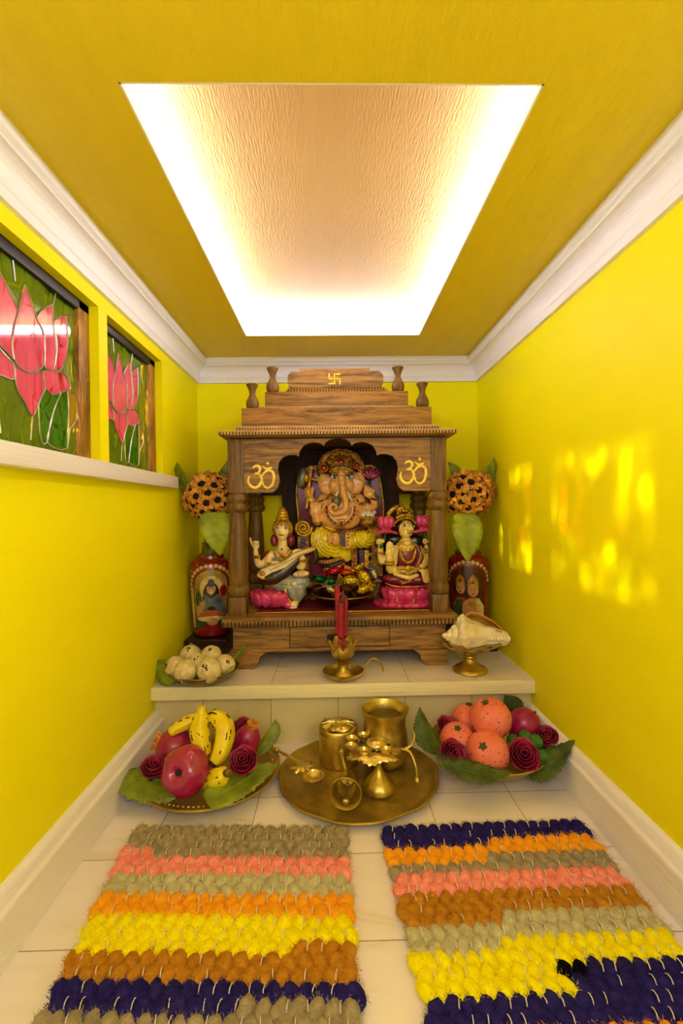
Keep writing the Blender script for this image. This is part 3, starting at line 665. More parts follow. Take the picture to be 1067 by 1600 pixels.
# throne
b = MB()
out = [(110, 1500), (110, 900), (98, 700), (84, 560), (85, 440), (108, 330), (160, 262), (230, 228), (330, 218), (780, 218), (880, 212), (935, 270), (968, 380), (988, 520), (1003, 660), (990, 900), (990, 1500)]
G.poly(b, out, -120, -85, DR); G.tube(b, [(x_, y_, -80, 13) for x_, y_ in out[1:-1]], GO, 8, 3); G.done(b, 'throne_back', [maroon if i == DR else m for i, m in enumerate(PAL)])
def spiral(cx_, cy_, R, sgn=1):
    b = MB(); pts = []
    for k in range(34): a = k*0.45; r = R*(1-k/40); pts.append((cx_+sgn*r*math.cos(a), cy_+r*math.sin(a), 20+k*1.6, 20-k*0.25))
    G.tube(b, pts, GO, 8, 2); G.ball(b, cx_, cy_, 0, R, R, 30, GD)
    G.poly(b, [(cx_-60, cy_+R), (cx_+60, cy_+R), (cx_+60, cy_+R+420), (cx_-60, cy_+R+420)], -80, 20, GD); G.poly(b, [(cx_-30, cy_+R+20), (cx_+30, cy_+R+20), (cx_+30, cy_+R+110), (cx_-30, cy_+R+110)], -80, 30, PU)
    G.done(b, 'throne_arm', PAL)
spiral(160, 865, 88); spiral(925, 865, 80, -1)
b = MB(); zb = root.location.z
b.box(-0.20, 0.21, -0.012, 0.05, 0.0, 0.10, 0, bev=0.006); b.box(-0.16, 0.17, -0.035, 0.0, 0.03, 0.075, 0, bev=0.006); G.done(b, 'throne_base', [goldd])
# things held
b = MB(); G.tube(b, [(250, 240, 120, 18), (225, 430, 135, 14), (200, 655, 125, 14)], GO, 10); G.tube(b, [(240, 350, 122, 12), (275, 372, 122, 11), (308, 372, 122, 10), (315, 345, 122, 9), (290, 330, 122, 8)], GO, 8)
G.ball(b, 150, 350, 110, 48, 105, 20, OL, 12); G.ball(b, 195, 350, 116, 30, 45, 22, GO); G.ball(b, 248, 250, 120, 32, 26, 22, GO); G.done(b, 'axe', PAL)
b = MB()
for a in (-50, -25, 0, 25, 50): G.ball(b, 855+a*1.1, 330-30*math.cos(math.radians(a*1.4)), 30, 24, 66, 20, RO, a*1.1)
G.tube(b, [(855, 370, 60, 10), (850, 430, 90, 10), (900, 520, 110, 10), (930, 560, 105, 16)], GR, 8); G.done(b, 'lotus_flower', PAL)
b = MB(); G.ball(b, 832, 800, 100, 92, 62, 60, GD, seg=24, rings=14, fun=lambda d: 1+0.03*math.sin(20*d.z)); G.tube(b, [(745, 752, 110, 12), (830, 768, 160, 14), (915, 755, 110, 12)], GO, 8)
for k in range(22):
    rr = random.Random(k); a = rr.uniform(0, 6.28); q = rr.uniform(0, 1)**0.5
    G.ball(b, 825+70*q*math.cos(a), 725-22*(1-q)+rr.uniform(-22, 22), 100+40*q*math.sin(a), 24, 22, 22, WH, seg=8, rings=6)
G.done(b, 'sweet_bowl', PAL)

# --- seated figure playing a long lute, left
root = thing('lute_player_statue', (-0.285, 2.33, 0.514), 'small painted statue of a seated woman with a lute on a pink lotus base', 'statue')
A = Fig(380, 780, 8.89, 2.33, root)
b = MB(); A.ball(b, 545, 430, 30, 100, 110, 92); A.ball(b, 545, 490, 40, 78, 88, 80); A.tube(b, [(545, 540, 10, 62), (550, 640, 0, 66), (550, 710, 0, 95)]); A.ball(b, 530, 445, 122, 17, 34, 20)
A.ball(b, 550, 790, 0, 160, 120, 85); A.ball(b, 550, 950, 0, 130, 200, 80)
A.tube(b, [(400, 770, 10, 58), (300, 880, 30, 55), (235, 905, 50, 52), (205, 840, 65, 44), (190, 760, 75, 36), (185, 700, 80, 32)]); A.ball(b, 188, 640, 85, 48, 58, 32)
A.tube(b, [(150, 640, 85, 20), (125, 590, 88, 17), (112, 535, 88, 13)], seg=8)
for i in range(3): A.tube(b, [(165+i*26, 610, 95, 18), (170+i*26, 582, 112, 17), (185+i*22, 600, 128, 14)], seg=8)
A.tube(b, [(225, 640, 90, 18), (222, 600, 110, 16), (205, 580, 118, 13)], seg=8)
A.tube(b, [(360, 830, 40, 50), (350, 890, 80, 48), (420, 890, 115, 42)]); A.ball(b, 445, 880, 130, 55, 40, 28)
for i in range(4): A.tube(b, [(470, 858+i*18, 138, 15), (510, 862+i*20, 144, 14), (545, 880+i*18, 138, 11)], seg=8)
A.tube(b, [(690, 770, 10, 58), (800, 930, 60, 58), (835, 860, 95, 52), (815, 760, 115, 44)]); A.ball(b, 780, 720, 120, 58, 42, 32)
for i in range(4): A.tube(b, [(760-i*4, 690+i*16, 130, 16), (725-i*4, 700+i*18, 148, 14), (700, 722+i*16, 140, 11)], seg=8)
A.ball(b, 720, 1150, 130, 60, 40, 40); A.ball(b, 712, 1440, 120, 66, 44, 62)
for i in range(5): A.ball(b, 672+i*20, 1478-abs(i-1)*3, 165, 12, 12, 16); A.ball(b, 762, 1125+i*13, 140, 16, 8, 12)
A.done(b, 'body', skin_s, 0.0026)
b = MB(); A.ball(b, 545, 405, -8, 146, 140, 100, GO)
prof = []
for r, y in ((84, 290), (92, 272), (84, 250), (72, 244), (80, 226), (70, 208), (58, 202), (66, 184), (55, 166), (44, 160), (48, 140), (34, 122), (24, 112), (10, 100)):
    prof.append((r*A.u, A.P(545, y).z))
c = A.P(545, 300, -8); b.lathe(prof, 20, (c.x, c.y, 0), GO)
A.beads(b, [(430, 420, 75), (445, 350, 95), (500, 312, 110), (545, 305, 115), (595, 312, 110), (645, 350, 95), (662, 420, 75)], 22, 9, [RE, GO, GO]); A.ball(b, 543, 298, 118, 16, 12, 8, GR)
A.done(b, 'crown', PAL); b = MB()
A.beads(b, [(470, 700, 75), (510, 745, 95), (555, 770, 100), (610, 745, 95), (650, 695, 75)], 18, 12, [GO]); A.beads(b, [(430, 720, 70), (470, 790, 95), (555, 850, 105), (640, 770, 95), (700, 700, 70)], 26, 11, [GO, GO, GD])
A.ball(b, 547, 686, 90, 24, 24, 12, WH); A.ball(b, 547, 686, 98, 14, 14, 10, GR); A.ball(b, 555, 780, 108, 46, 46, 14, GO); A.ball(b, 555, 780, 120, 26, 26, 12, RE)
A.done(b, 'necklace', PAL); b = MB()
for x, y, d, r, rot in ((205, 790, 72, 44, 0), (838, 840, 100, 56, 0), (385, 885, 100, 48, 80)):
    for q in (-14, 0, 14): A.beads(b, [(x-r, y+q, d), (x-r*0.7, y+q, d+40), (x, y+q+4, d+52), (x+r*0.7, y+q, d+40), (x+r, y+q, d)], 9, 10, [GO, GD])
    A.done(b, 'bracelet', PAL); b = MB()
b = MB()
for ex, sg in ((487, -1), (604, 1)):
    A.ball(b, ex, 398, 106, 30, 15, 16, WH); A.ball(b, ex, 397, 117, 12, 13, 8, BK); A.tube(b, [(ex-sg*32, 402, 108, 2.5), (ex, 382, 120, 3.5), (ex+sg*38, 396, 90, 2.5)], BK, 6); A.tube(b, [(ex-sg*32, 372, 104, 2.5), (ex, 358, 108, 4), (ex+sg*38, 372, 88, 2.5)], BK, 6); A.done(b, 'eye', PAL); b = MB()
A.tube(b, [(508, 486, 110, 4), (530, 494, 122, 9), (545, 492, 124, 9), (560, 494, 122, 9), (582, 484, 108, 4)], RE, 6); A.done(b, 'mouth', PAL); b = MB(); A.ball(b, 543, 355, 118, 12, 12, 6, RE)
A.done(b, 'forehead_mark', PAL)
b = MB(); A.ball(b, 428, 575, -5, 52, 85, 50); A.ball(b, 665, 570, -5, 50, 85, 50); A.ball(b, 545, 480, -50, 135, 160, 60); A.ball(b, 340, 800, -10, 70, 80, 50); A.done(b, 'maroon_veil', darkred)
b = MB(); A.ball(b, 545, 850, 12, 168, 105, 84); A.tube(b, [(440, 1130, 20, 110), (620, 1150, 60, 110), (850, 1130, 70, 85)]); A.tube(b, [(860, 1140, 70, 85), (800, 1270, 80, 88), (745, 1385, 85, 62)]); A.tube(b, [(520, 1190, 60, 90), (640, 1200, 90, 80), (700, 1320, 90, 70)])
for i in range(7): A.tube(b, [(620+i*34, 1110+i*12, 130, 14), (660+i*26, 1210, 150, 15), (690+i*18, 1350, 135, 12)], seg=8)
o = A.done(b, 'grey_sari', greyc, 0.003)
b = MB(); A.tube(b, [(600, 1230, 150, 14), (625, 1310, 158, 15), (670, 1390, 145, 13)], YE, 8); A.tube(b, [(622, 1225, 158, 10), (648, 1310, 166, 11), (690, 1385, 152, 10)], GR, 8); A.tube(b, [(680, 1395, 130, 14), (730, 1400, 150, 14), (775, 1390, 125, 14)], YE, 8); A.tube(b, [(610, 1130, 140, 12), (640, 1150, 160, 14), (660, 1170, 150, 12)], YE, 8)
A.done(b, 'sari_hem', PAL)
b = MB(); A.tube(b, [(260, 1060, 105, 40), (330, 1085, 105, 90), (450, 1060, 105, 110), (560, 1000, 105, 100), (680, 900, 105, 72), (780, 815, 105, 40)], BK, 16, 5); A.tube(b, [(760, 810, 110, 40), (880, 745, 105, 34), (1000, 690, 100, 30)], BK, 10); A.tube(b, [(1000, 700, 95, 36), (1015, 800, 90, 40), (980, 870, 85, 30)], BK, 10)
c = [(225, 1035), (240, 990), (300, 940), (420, 890), (560, 850), (700, 745), (830, 690), (990, 650), (1000, 690), (850, 745), (770, 800), (640, 905), (500, 1010), (400, 1065), (290, 1080)]
q = spline([(x_, y_, 0) for x_, y_ in c]+[(c[0][0], c[0][1], 0)], 4)[:-1]; A.poly(b, [(p.x, p.y) for p in q], 150, 185, CR)
A.tube(b, [(p.x, p.y, 188, 9) for p in q[::2]]+[(q[0].x, q[0].y, 188, 9)], GO, 6, 1)
A.poly(b, [(330, 960), (380, 935), (410, 990), (350, 1030)], 185, 215, WH); A.ball(b, 292, 1008, 190, 42, 34, 24, GO); A.tube(b, [(350, 990, 210, 3), (600, 860, 200, 3), (980, 672, 188, 3)], GD, 5)
A.done(b, 'lute', [brownv if i == BK else m for i, m in enumerate(PAL)])
b = MB(); A.ball(b, 812, 1022, 130, 112, 46, 46, CR, -4, 20, 12)
for k in range(14): A.ball(b, 775+(k % 5)*20, 1000+(k//5)*20, 172, 8, 8, 6, GO if k % 2 else RE, seg=6, rings=4)
A.done(b, 'scroll', PAL)
b = MB(); A.ball(b, 430, 1370, -10, 300, 130, 200); A.lotus(b, 430, 1370, 285, 190, 230, 13, w=88); A.tube(b, [(640, 1440, 120, 60), (740, 1490, 130, 34)]); A.done(b, 'lotus_base', pinkc, 0.0034)

# --- seated four-armed figure, right
root = thing('four_armed_statue', (0.365, 2.33, 0.514), 'small painted statue of a seated woman in dark red holding two pink lotuses', 'statue')
A = Fig(575, 780, 8.89, 2.33, root)
b = MB(); A.ball(b, 520, 400, 30, 118, 112, 95); A.ball(b, 520, 460, 40, 92, 75, 82); A.tube(b, [(520, 520, 10, 60), (520, 590, 0, 62), (530, 650, 0, 130)]); A.ball(b, 563, 410, 128, 42, 28, 22); A.ball(b, 540, 385, 118, 18, 40, 16)
A.ball(b, 540, 700, -10, 190, 110, 80); A.ball(b, 530, 980, 10, 180, 70, 90)
A.tube(b, [(370, 690, -10, 55), (210, 870, -20, 52), (175, 780, -20, 46), (175, 660, 0, 40)]); A.ball(b, 165, 590, 30, 62, 52, 40)
A.tube(b, [(700, 690, -10, 55), (830, 900, -20, 55), (825, 780, -20, 50), (825, 650, 0, 42)]); A.ball(b, 800, 580, 30, 55, 48, 40)
for i in range(4): A.tube(b, [(120+i*26, 600+i*8, 55, 17), (125+i*28, 570, 75, 16), (140+i*24, 560, 55, 13)], seg=8); A.tube(b, [(765+i*22, 560+i*14, 60, 15), (785+i*22, 560+i*14, 80, 14), (805+i*16, 575+i*12, 75, 11)], seg=8)
A.tube(b, [(380, 720, 20, 58), (310, 960, 50, 66), (292, 900, 90, 58), (286, 800, 105, 52)]); A.tube(b, [(310, 960, 60, 60), (400, 985, 60, 50)]); A.ball(b, 284, 740, 112, 58, 90, 30)
for i in range(4): A.tube(b, [(246+i*25, 690, 122, 15), (248+i*24, 635, 122, 14), (254+i*21, 600-(i in (1, 2))*14, 118, 12)], seg=8)
A.tube(b, [(335, 730, 120, 15), (345, 680, 130, 12)], seg=8)
A.tube(b, [(700, 740, 20, 58), (760, 880, 40, 55), (720, 950, 100, 48), (745, 975, 120, 46)]); A.ball(b, 770, 1000, 130, 62, 52, 30)
for i in range(4): A.tube(b, [(728+i*26, 1030, 138, 16), (742+i*24, 1080, 140, 15), (752+i*19, 1125+(i in (1, 2))*12, 132, 12)], seg=8)
A.tube(b, [(350, 1020, 110, 26), (450, 1050, 140, 30), (550, 1070, 150, 34), (660, 1040, 120, 28)])
A.done(b, 'body', skin_l, 0.0026)
b = MB(); A.ball(b, 515, 385, 0, 155, 112, 100); A.ball(b, 375, 570, -30, 115, 80, 50); A.ball(b, 670, 600, -30, 120, 110, 50); A.done(b, 'black_hair', black)
b = MB(); A.ball(b, 500, 240, 0, 120, 80, 88, GD); A.ball(b, 460, 150, 0, 70, 70, 60, GO)
A.beads(b, [(355, 370, 60), (380, 310, 85), (450, 268, 112), (530, 258, 120), (600, 278, 105), (650, 345, 70)], 22, 19, [GO, GD]); A.beads(b, [(385, 260, 75), (450, 225, 100), (530, 215, 105), (600, 240, 90)], 13, 20, [GO])
A.beads(b, [(400, 200, 60), (455, 165, 80), (520, 165, 80), (580, 205, 70)], 10, 20, [GO, GD]); A.beads(b, [(410, 150, 50), (460, 110, 50), (462, 85, 40)], 6, 24, [GO]); A.beads(b, [(275, 260, 20), (290, 195, 25), (350, 130, 30), (420, 100, 20)], 7, 34, [GO]); A.beads(b, [(530, 150, 40), (590, 190, 40), (640, 290, 40)], 7, 20, [GD])
A.done(b, 'crown', PAL); b = MB()
A.beads(b, [(400, 620, 70), (450, 600, 90), (520, 640, 105), (600, 610, 90), (660, 640, 70)], 20, 20, [GO]); A.beads(b, [(470, 590, 75), (520, 605, 85), (590, 590, 75)], 8, 18, [GO, GD])
A.beads(b, [(435, 690, 85), (450, 780, 100), (490, 845, 110), (545, 865, 115), (600, 835, 110), (630, 760, 100), (650, 680, 85)], 24, 20, [GO]); A.ball(b, 540, 690, 110, 40, 42, 20, GO)
A.done(b, 'necklace', PAL); b = MB()
A.beads(b, [(385, 960, 110), (450, 950, 120), (540, 950, 130), (640, 945, 120), (740, 940, 110)], 20, 19, [GO]); A.ball(b, 540, 945, 125, 50, 42, 24, GO); A.beads(b, [(490, 1000, 130), (540, 1025, 135), (600, 1000, 130)], 8, 14, [GO])
A.done(b, 'belt', PAL); b = MB()
for x, y, r, d in ((290, 850, 58, 92), (285, 890, 60, 90), (178, 740, 48, -20), (822, 690, 50, 0), (822, 730, 50, -5), (730, 935, 50, 100)):
    A.beads(b, [(x-r, y, d), (x-r*0.6, y+6, d+45), (x, y+8, d+58), (x+r*0.6, y+6, d+45), (x+r, y, d)], 9, 15, [GO, GD])
    A.done(b, 'bracelet', PAL); b = MB()
b = MB()
for ex, sg in ((488, -1), (600, 1)):
    A.ball(b, ex, 370, 108, 32, 17, 16, WH); A.ball(b, ex+2, 370, 120, 13, 15, 8, BK); A.tube(b, [(ex-sg*34, 376, 106, 2.5), (ex, 352, 118, 4), (ex+sg*38, 366, 92, 2.5)], BK, 6); A.tube(b, [(ex-sg*34, 345, 100, 2.5), (ex, 330, 106, 5), (ex+sg*38, 345, 82, 2.5)], BK, 6); A.done(b, 'eye', PAL); b = MB()
A.tube(b, [(518, 464, 112, 4), (540, 462, 124, 8), (556, 466, 126, 7), (572, 460, 124, 8), (594, 462, 108, 4)], RE, 6); A.done(b, 'mouth', PAL); b = MB(); A.ball(b, 535, 328, 108, 11, 11, 6, RE); A.done(b, 'forehead_mark', PAL)
b = MB(); A.ball(b, 545, 790, 5, 195, 180, 98, 0); A.tube(b, [(680, 660, 40, 40), (720, 800, 60, 45), (680, 930, 60, 40)])
A.ball(b, 370, 1100, 30, 180, 78, 115); A.ball(b, 700, 1110, 30, 185, 88, 115); A.ball(b, 530, 1130, 30, 240, 65, 125); A.done(b, 'dark_red_sari', clay('wine_sari', '#8A1030', col2='#5E0820'), 0.003)
b = MB(); A.tube(b, [(735, 670, 80, 6), (700, 800, 105, 6), (655, 915, 105, 6)], GO, 6); A.tube(b, [(755, 690, 75, 5), (722, 800, 100, 5), (680, 900, 100, 5)], GO, 6)
A.tube(b, [(230, 1150, 100, 7), (350, 1185, 140, 9), (530, 1190, 160, 9), (720, 1185, 140, 9), (840, 1160, 100, 7)], GO, 6); A.tube(b, [(450, 1150, 150, 12), (540, 1120, 160, 10), (570, 1090, 150, 8)], GO, 6); A.done(b, 'sari_hem', PAL)
for cxp, cyp, sg in ((245, 330, 1), (770, 315, -1)):
    b = MB()
    for a, dx in ((-22, -62), (22, 58), (0, 0)): A.ball(b, cxp+dx, cyp-10, 40+(dx == 0)*24, 62, 88, 50, PK, a*0.5, 16, 12)
    for k in range(9): a = PI*k/8; A.ball(b, cxp+120*math.cos(a)*-1, cyp+105+abs(math.cos(a))*26, 40+60*math.sin(a), 50, 22, 44, PK, -20*math.cos(a))
    A.ball(b, cxp, cyp+100, 20, 80, 50, 60, PK); A.tube(b, [(cxp, cyp+130, 30, 14), (cxp-30*sg, cyp+230, 60, 20), (cxp-70*sg, cyp+330, 60, 24)], GR, 8); A.done(b, 'lotus_flower', PAL)
b = MB(); A.ball(b, 530, 1290, 0, 320, 110, 215); A.lotus(b, 530, 1300, 310, 215, 190, 13, w=96, lean=0.3); A.ball(b, 520, 1430, -5, 400, 62, 260)
A.lotus(b, 510, 1440, 385, 255, 120, 20, w=84, lean=1.0); A.done(b, 'lotus_base', pinkc, 0.0036)
b = MB()
for x, y in ((600, 1255), (590, 1420), (370, 1270)): A.ball(b, x, y, 232-(x < 400)*20, 20, 16, 14)
A.tube(b, [(600, 1270, 238, 8), (592, 1340, 236, 10), (588, 1410, 250, 8)]); A.tube(b, [(370, 1290, 210, 8), (376, 1380, 215, 8)]); A.done(b, 'gold_drips', goldc)
# ------------------------------------------------------------------ leaves, roses and other small makers
leafg = mat('olive_green_leaf', '#8C9A20', 0.5, col2='#5E6A12', vscale=20, bump=0.4, bscale=90, coat=0.1)
leafd = mat('dark_green_leaf', '#4E6420', 0.55, col2='#2E3E12', vscale=20, bump=0.5, bscale=90)
leafl = mat('light_green_leaf', '#A8B428', 0.5, col2='#7A8A18', vscale=16, bump=0.4, bscale=90)
rosem = mat('crimson_rose_petal', '#B40E4C', 0.5, col2='#4A0218', vscale=18, bump=0.3, bscale=120)
def leaf(b, base, tip, wdir, width, bend=(0, 0, 0), n=22, teeth=0.06, mi=None, ripple=0.012, fold=0.12, blunt=0.8):
    base, tip, wdir, bend = Vector(base), Vector(tip), Vector(wdir).normalized(), Vector(bend); Ln = (tip-base).length
    v = []; f = []; cols = (-1, -0.66, -0.33, 0, 0.33, 0.66, 1)
    for i in range(n+1):
        t = i/n; c = base.lerp(tip, t)+bend*math.sin(PI*t); tg = (tip-base)+bend*PI*math.cos(PI*t); nrm = tg.cross(wdir).normalized()
        tq = t*0.96+0.04; w = width*0.5*(tq**(0.62*blunt))*((1-t)**1.0)/0.43
        w = max(w, 0.0015)
        for sgn in cols:
            tt = 1+(teeth if i % 2 else -teeth)*(abs(sgn) == 1)
            v.append(c+wdir*(sgn*w*tt)+nrm*(abs(sgn)*w*fold+ripple*Ln*math.sin(i*1.57-abs(sgn)*2.6)*abs(sgn)))
    m = len(cols)
    for i in range(n):
        for k in range(m-1): f.append((i*m+k, i*m+k+1, (i+1)*m+k+1, (i+1)*m+k))
    b.add(v, f, mi)
    P = [base.lerp(tip, i/6)+bend*math.sin(PI*i/6) for i in range(7)]; b.tube(P, [Ln*0.011*(1-i/8) for i in range(7)], 6, mi)
def loose_leaf(name, label, group, base, tip, wdir, width, bend, m, loc=None, **kw):
    base = Vector(base); L0 = Vector(loc) if loc is not None else base
    b = MB(); b.M = Matrix.Translation(-L0); leaf(b, base, tip, wdir, width, bend, **kw)
    o = b.build(name, m, loc=L0); solid(o, 0.0014, 0); return tag(o, label, 'leaf', group)
def rose_mesh(b, r, seed=0, mi=0, cal=1):
    rnd = random.Random(seed)
    for L, (cnt, r0, hh, flare) in enumerate(((2, 0.16, 1.0, 0.05), (3, 0.30, 1.02, 0.12), (4, 0.45, 1.0, 0.14), (5, 0.60, 0.92, 0.20), (5, 0.70, 0.80, 0.30))):
        for k in range(cnt):
            a0 = 2*PI*k/cnt+L*0.7+rnd.uniform(-.15, .15); half = PI/cnt*1.45; v = []; f = []; nu, nv = 8, 7; h1 = hh*rnd.uniform(0.93, 1.07)
            for j in range(nv+1):
                t = j/nv
                for i in range(nu+1):
                    u = i/nu*2-1; e = 1-0.16*u*u*t
                    rad = r0*(0.35+0.75*math.sin(t*PI*0.55))+flare*t**3*(1-0.35*abs(u))+0.03*math.sin(u*5+k+seed)+0.05*math.sin(k*2.7+seed*1.9+L)*t
                    z = -0.62+1.35*h1*t*e-flare*0.35*t**4
                    a = a0+u*half*(0.75+0.25*math.sin(t*PI*0.7)); v.append((r*rad*math.cos(a), r*rad*math.sin(a), r*z))
            for j in range(nv):
                for i in range(nu): q = j*(nu+1)+i; f.append((q, q+1, q+nu+2, q+nu+1))
            b.add(v, f, mi)
    b.ball((0, 0, -0.5*r), (0.34*r, 0.34*r, 0.25*r), 10, 6, cal)
def rose(px, py, Y, r, label, tilt=(0, 0), seed=0, group='crimson roses among the fruit'):
    p = atY(px, py, Y); o = thing('rose', p, label, 'flower', group)
    o.rotation_euler = (math.radians(tilt[0]), 0, math.radians(tilt[1]))
    r *= 0.92
    b = MB(); rose_mesh(b, r, seed, 0, 0); q = b.build('petals', rosem, o, auto=80); solid(q, 0.0016, 0)
    c = MB(); 
    for k in range(4):
        a = k*PI/2+seed; leaf(c, (0.1*r*math.cos(a), 0.1*r*math.sin(a), -0.72*r), (0.85*r*math.cos(a), 0.85*r*math.sin(a), -0.05*r), (-math.sin(a), math.cos(a), 0), 0.42*r, (0.25*r*math.cos(a), 0.25*r*math.sin(a), -0.2*r), n=6, teeth=0)
    solid(c.build('sepals', leafd, o), 0.001, 0); return o

# ------------------------------------------------------------------ vases of sunflowers on dark boxes either side of the shrine
boxm = wood('dark_stand_wood', '#180806', '#3A1C14', 'X', 6, rough=0.35)
vglaze = [mat('vase_gold_glaze', '#B88A1C', 0.25, col2='#7A5410', vscale=25, coat=0.6, bump=0.15), mat('vase_red_glaze', '#A01818', 0.25, col2='#780C10', vscale=25, coat=0.6),
          mat('vase_olive_glaze', '#6E6412', 0.3, coat=0.5), mat('vase_cream_glaze', '#E8D48C', 0.3, col2='#C0A050', vscale=30, coat=0.5), mat('vase_sky_glaze', '#B89848', 0.3, col2='#6E6430', vscale=18, coat=0.5),
          mat('vase_blue_grey_glaze', '#6A7884', 0.3, col2='#3C4450', vscale=25, coat=0.5), mat('vase_dark_glaze', '#2C1410', 0.3, coat=0.5), mat('vase_orange_glaze', '#C0561C', 0.3, coat=0.5), mat('vase_green_glaze', '#3C5A24', 0.3, col2='#22361A', vscale=25, coat=0.5),
          mat('vase_skin_glaze', '#D09A64', 0.3, col2='#A86E3C', vscale=40, coat=0.5), mat('vase_brown_glaze', '#5A2A18', 0.3, col2='#34160E', vscale=20, coat=0.5)]
petm = mat('orange_dried_petal', '#F4B440', 0.6, col2='#C07820', vscale=30, bump=0.6, bscale=90); petc = mat('black_brown_flower_eye', '#1E0C06', 0.9, bump=1.0, bscale=200); stemm = mat('olive_stem', '#5C6018', 0.6)
VP_ = [(0.070, 0.0), (0.086, 0.006), (0.090, 0.02), (0.094, 0.06), (0.101, 0.15), (0.107, 0.25), (0.110, 0.32), (0.109, 0.352), (0.103, 0.378), (0.088, 0.395), (0.072, 0.401), (0.070, 0.416), (0.060, 0.424), (0.046, 0.428), (0.044, 0.470), (0.052, 0.482), (0.046, 0.480), (0.040, 0.46), (0.04, 0.43)]
def vrad(z):
    for (r0, z0), (r1, z1) in zip(VP_[:10], VP_[1:11]):
        if z0 <= z <= z1: return lerp(r0, r1, (z-z0)/(z1-z0+1e-9))
    return 0.07
def decal(b, pts, mi, lift):
    """outline (angle in arc length, height) laid on the curved side of the vase facing the room"""
    from mathutils.geometry import tessellate_polygon
    n = len(pts); cu = sum(p[0] for p in pts)/n; cv = sum(p[1] for p in pts)/n; rings = 4; v = []; f = []
    for j in range(rings+1):
        for (u, w) in pts:
            uu = cu+(u-cu)*j/rings; ww = cv+(w-cv)*j/rings; a = -PI/2+uu/0.105; r = vrad(ww)+lift; v.append((r*math.cos(a), r*math.sin(a), ww))
    for j in range(rings):
        for i in range(n): k = (i+1) % n; f.append((j*n+i, j*n+k, (j+1)*n+k, (j+1)*n+i))
    b.add(v, f, mi)
def el(u, v, ru, rv, n=14, rot=0):
    c, s = math.cos(rot), math.sin(rot); return [(u+ru*math.cos(2*PI*k/n)*c-rv*math.sin(2*PI*k/n)*s, v+ru*math.cos(2*PI*k/n)*s+rv*math.sin(2*PI*k/n)*c) for k in range(n)]
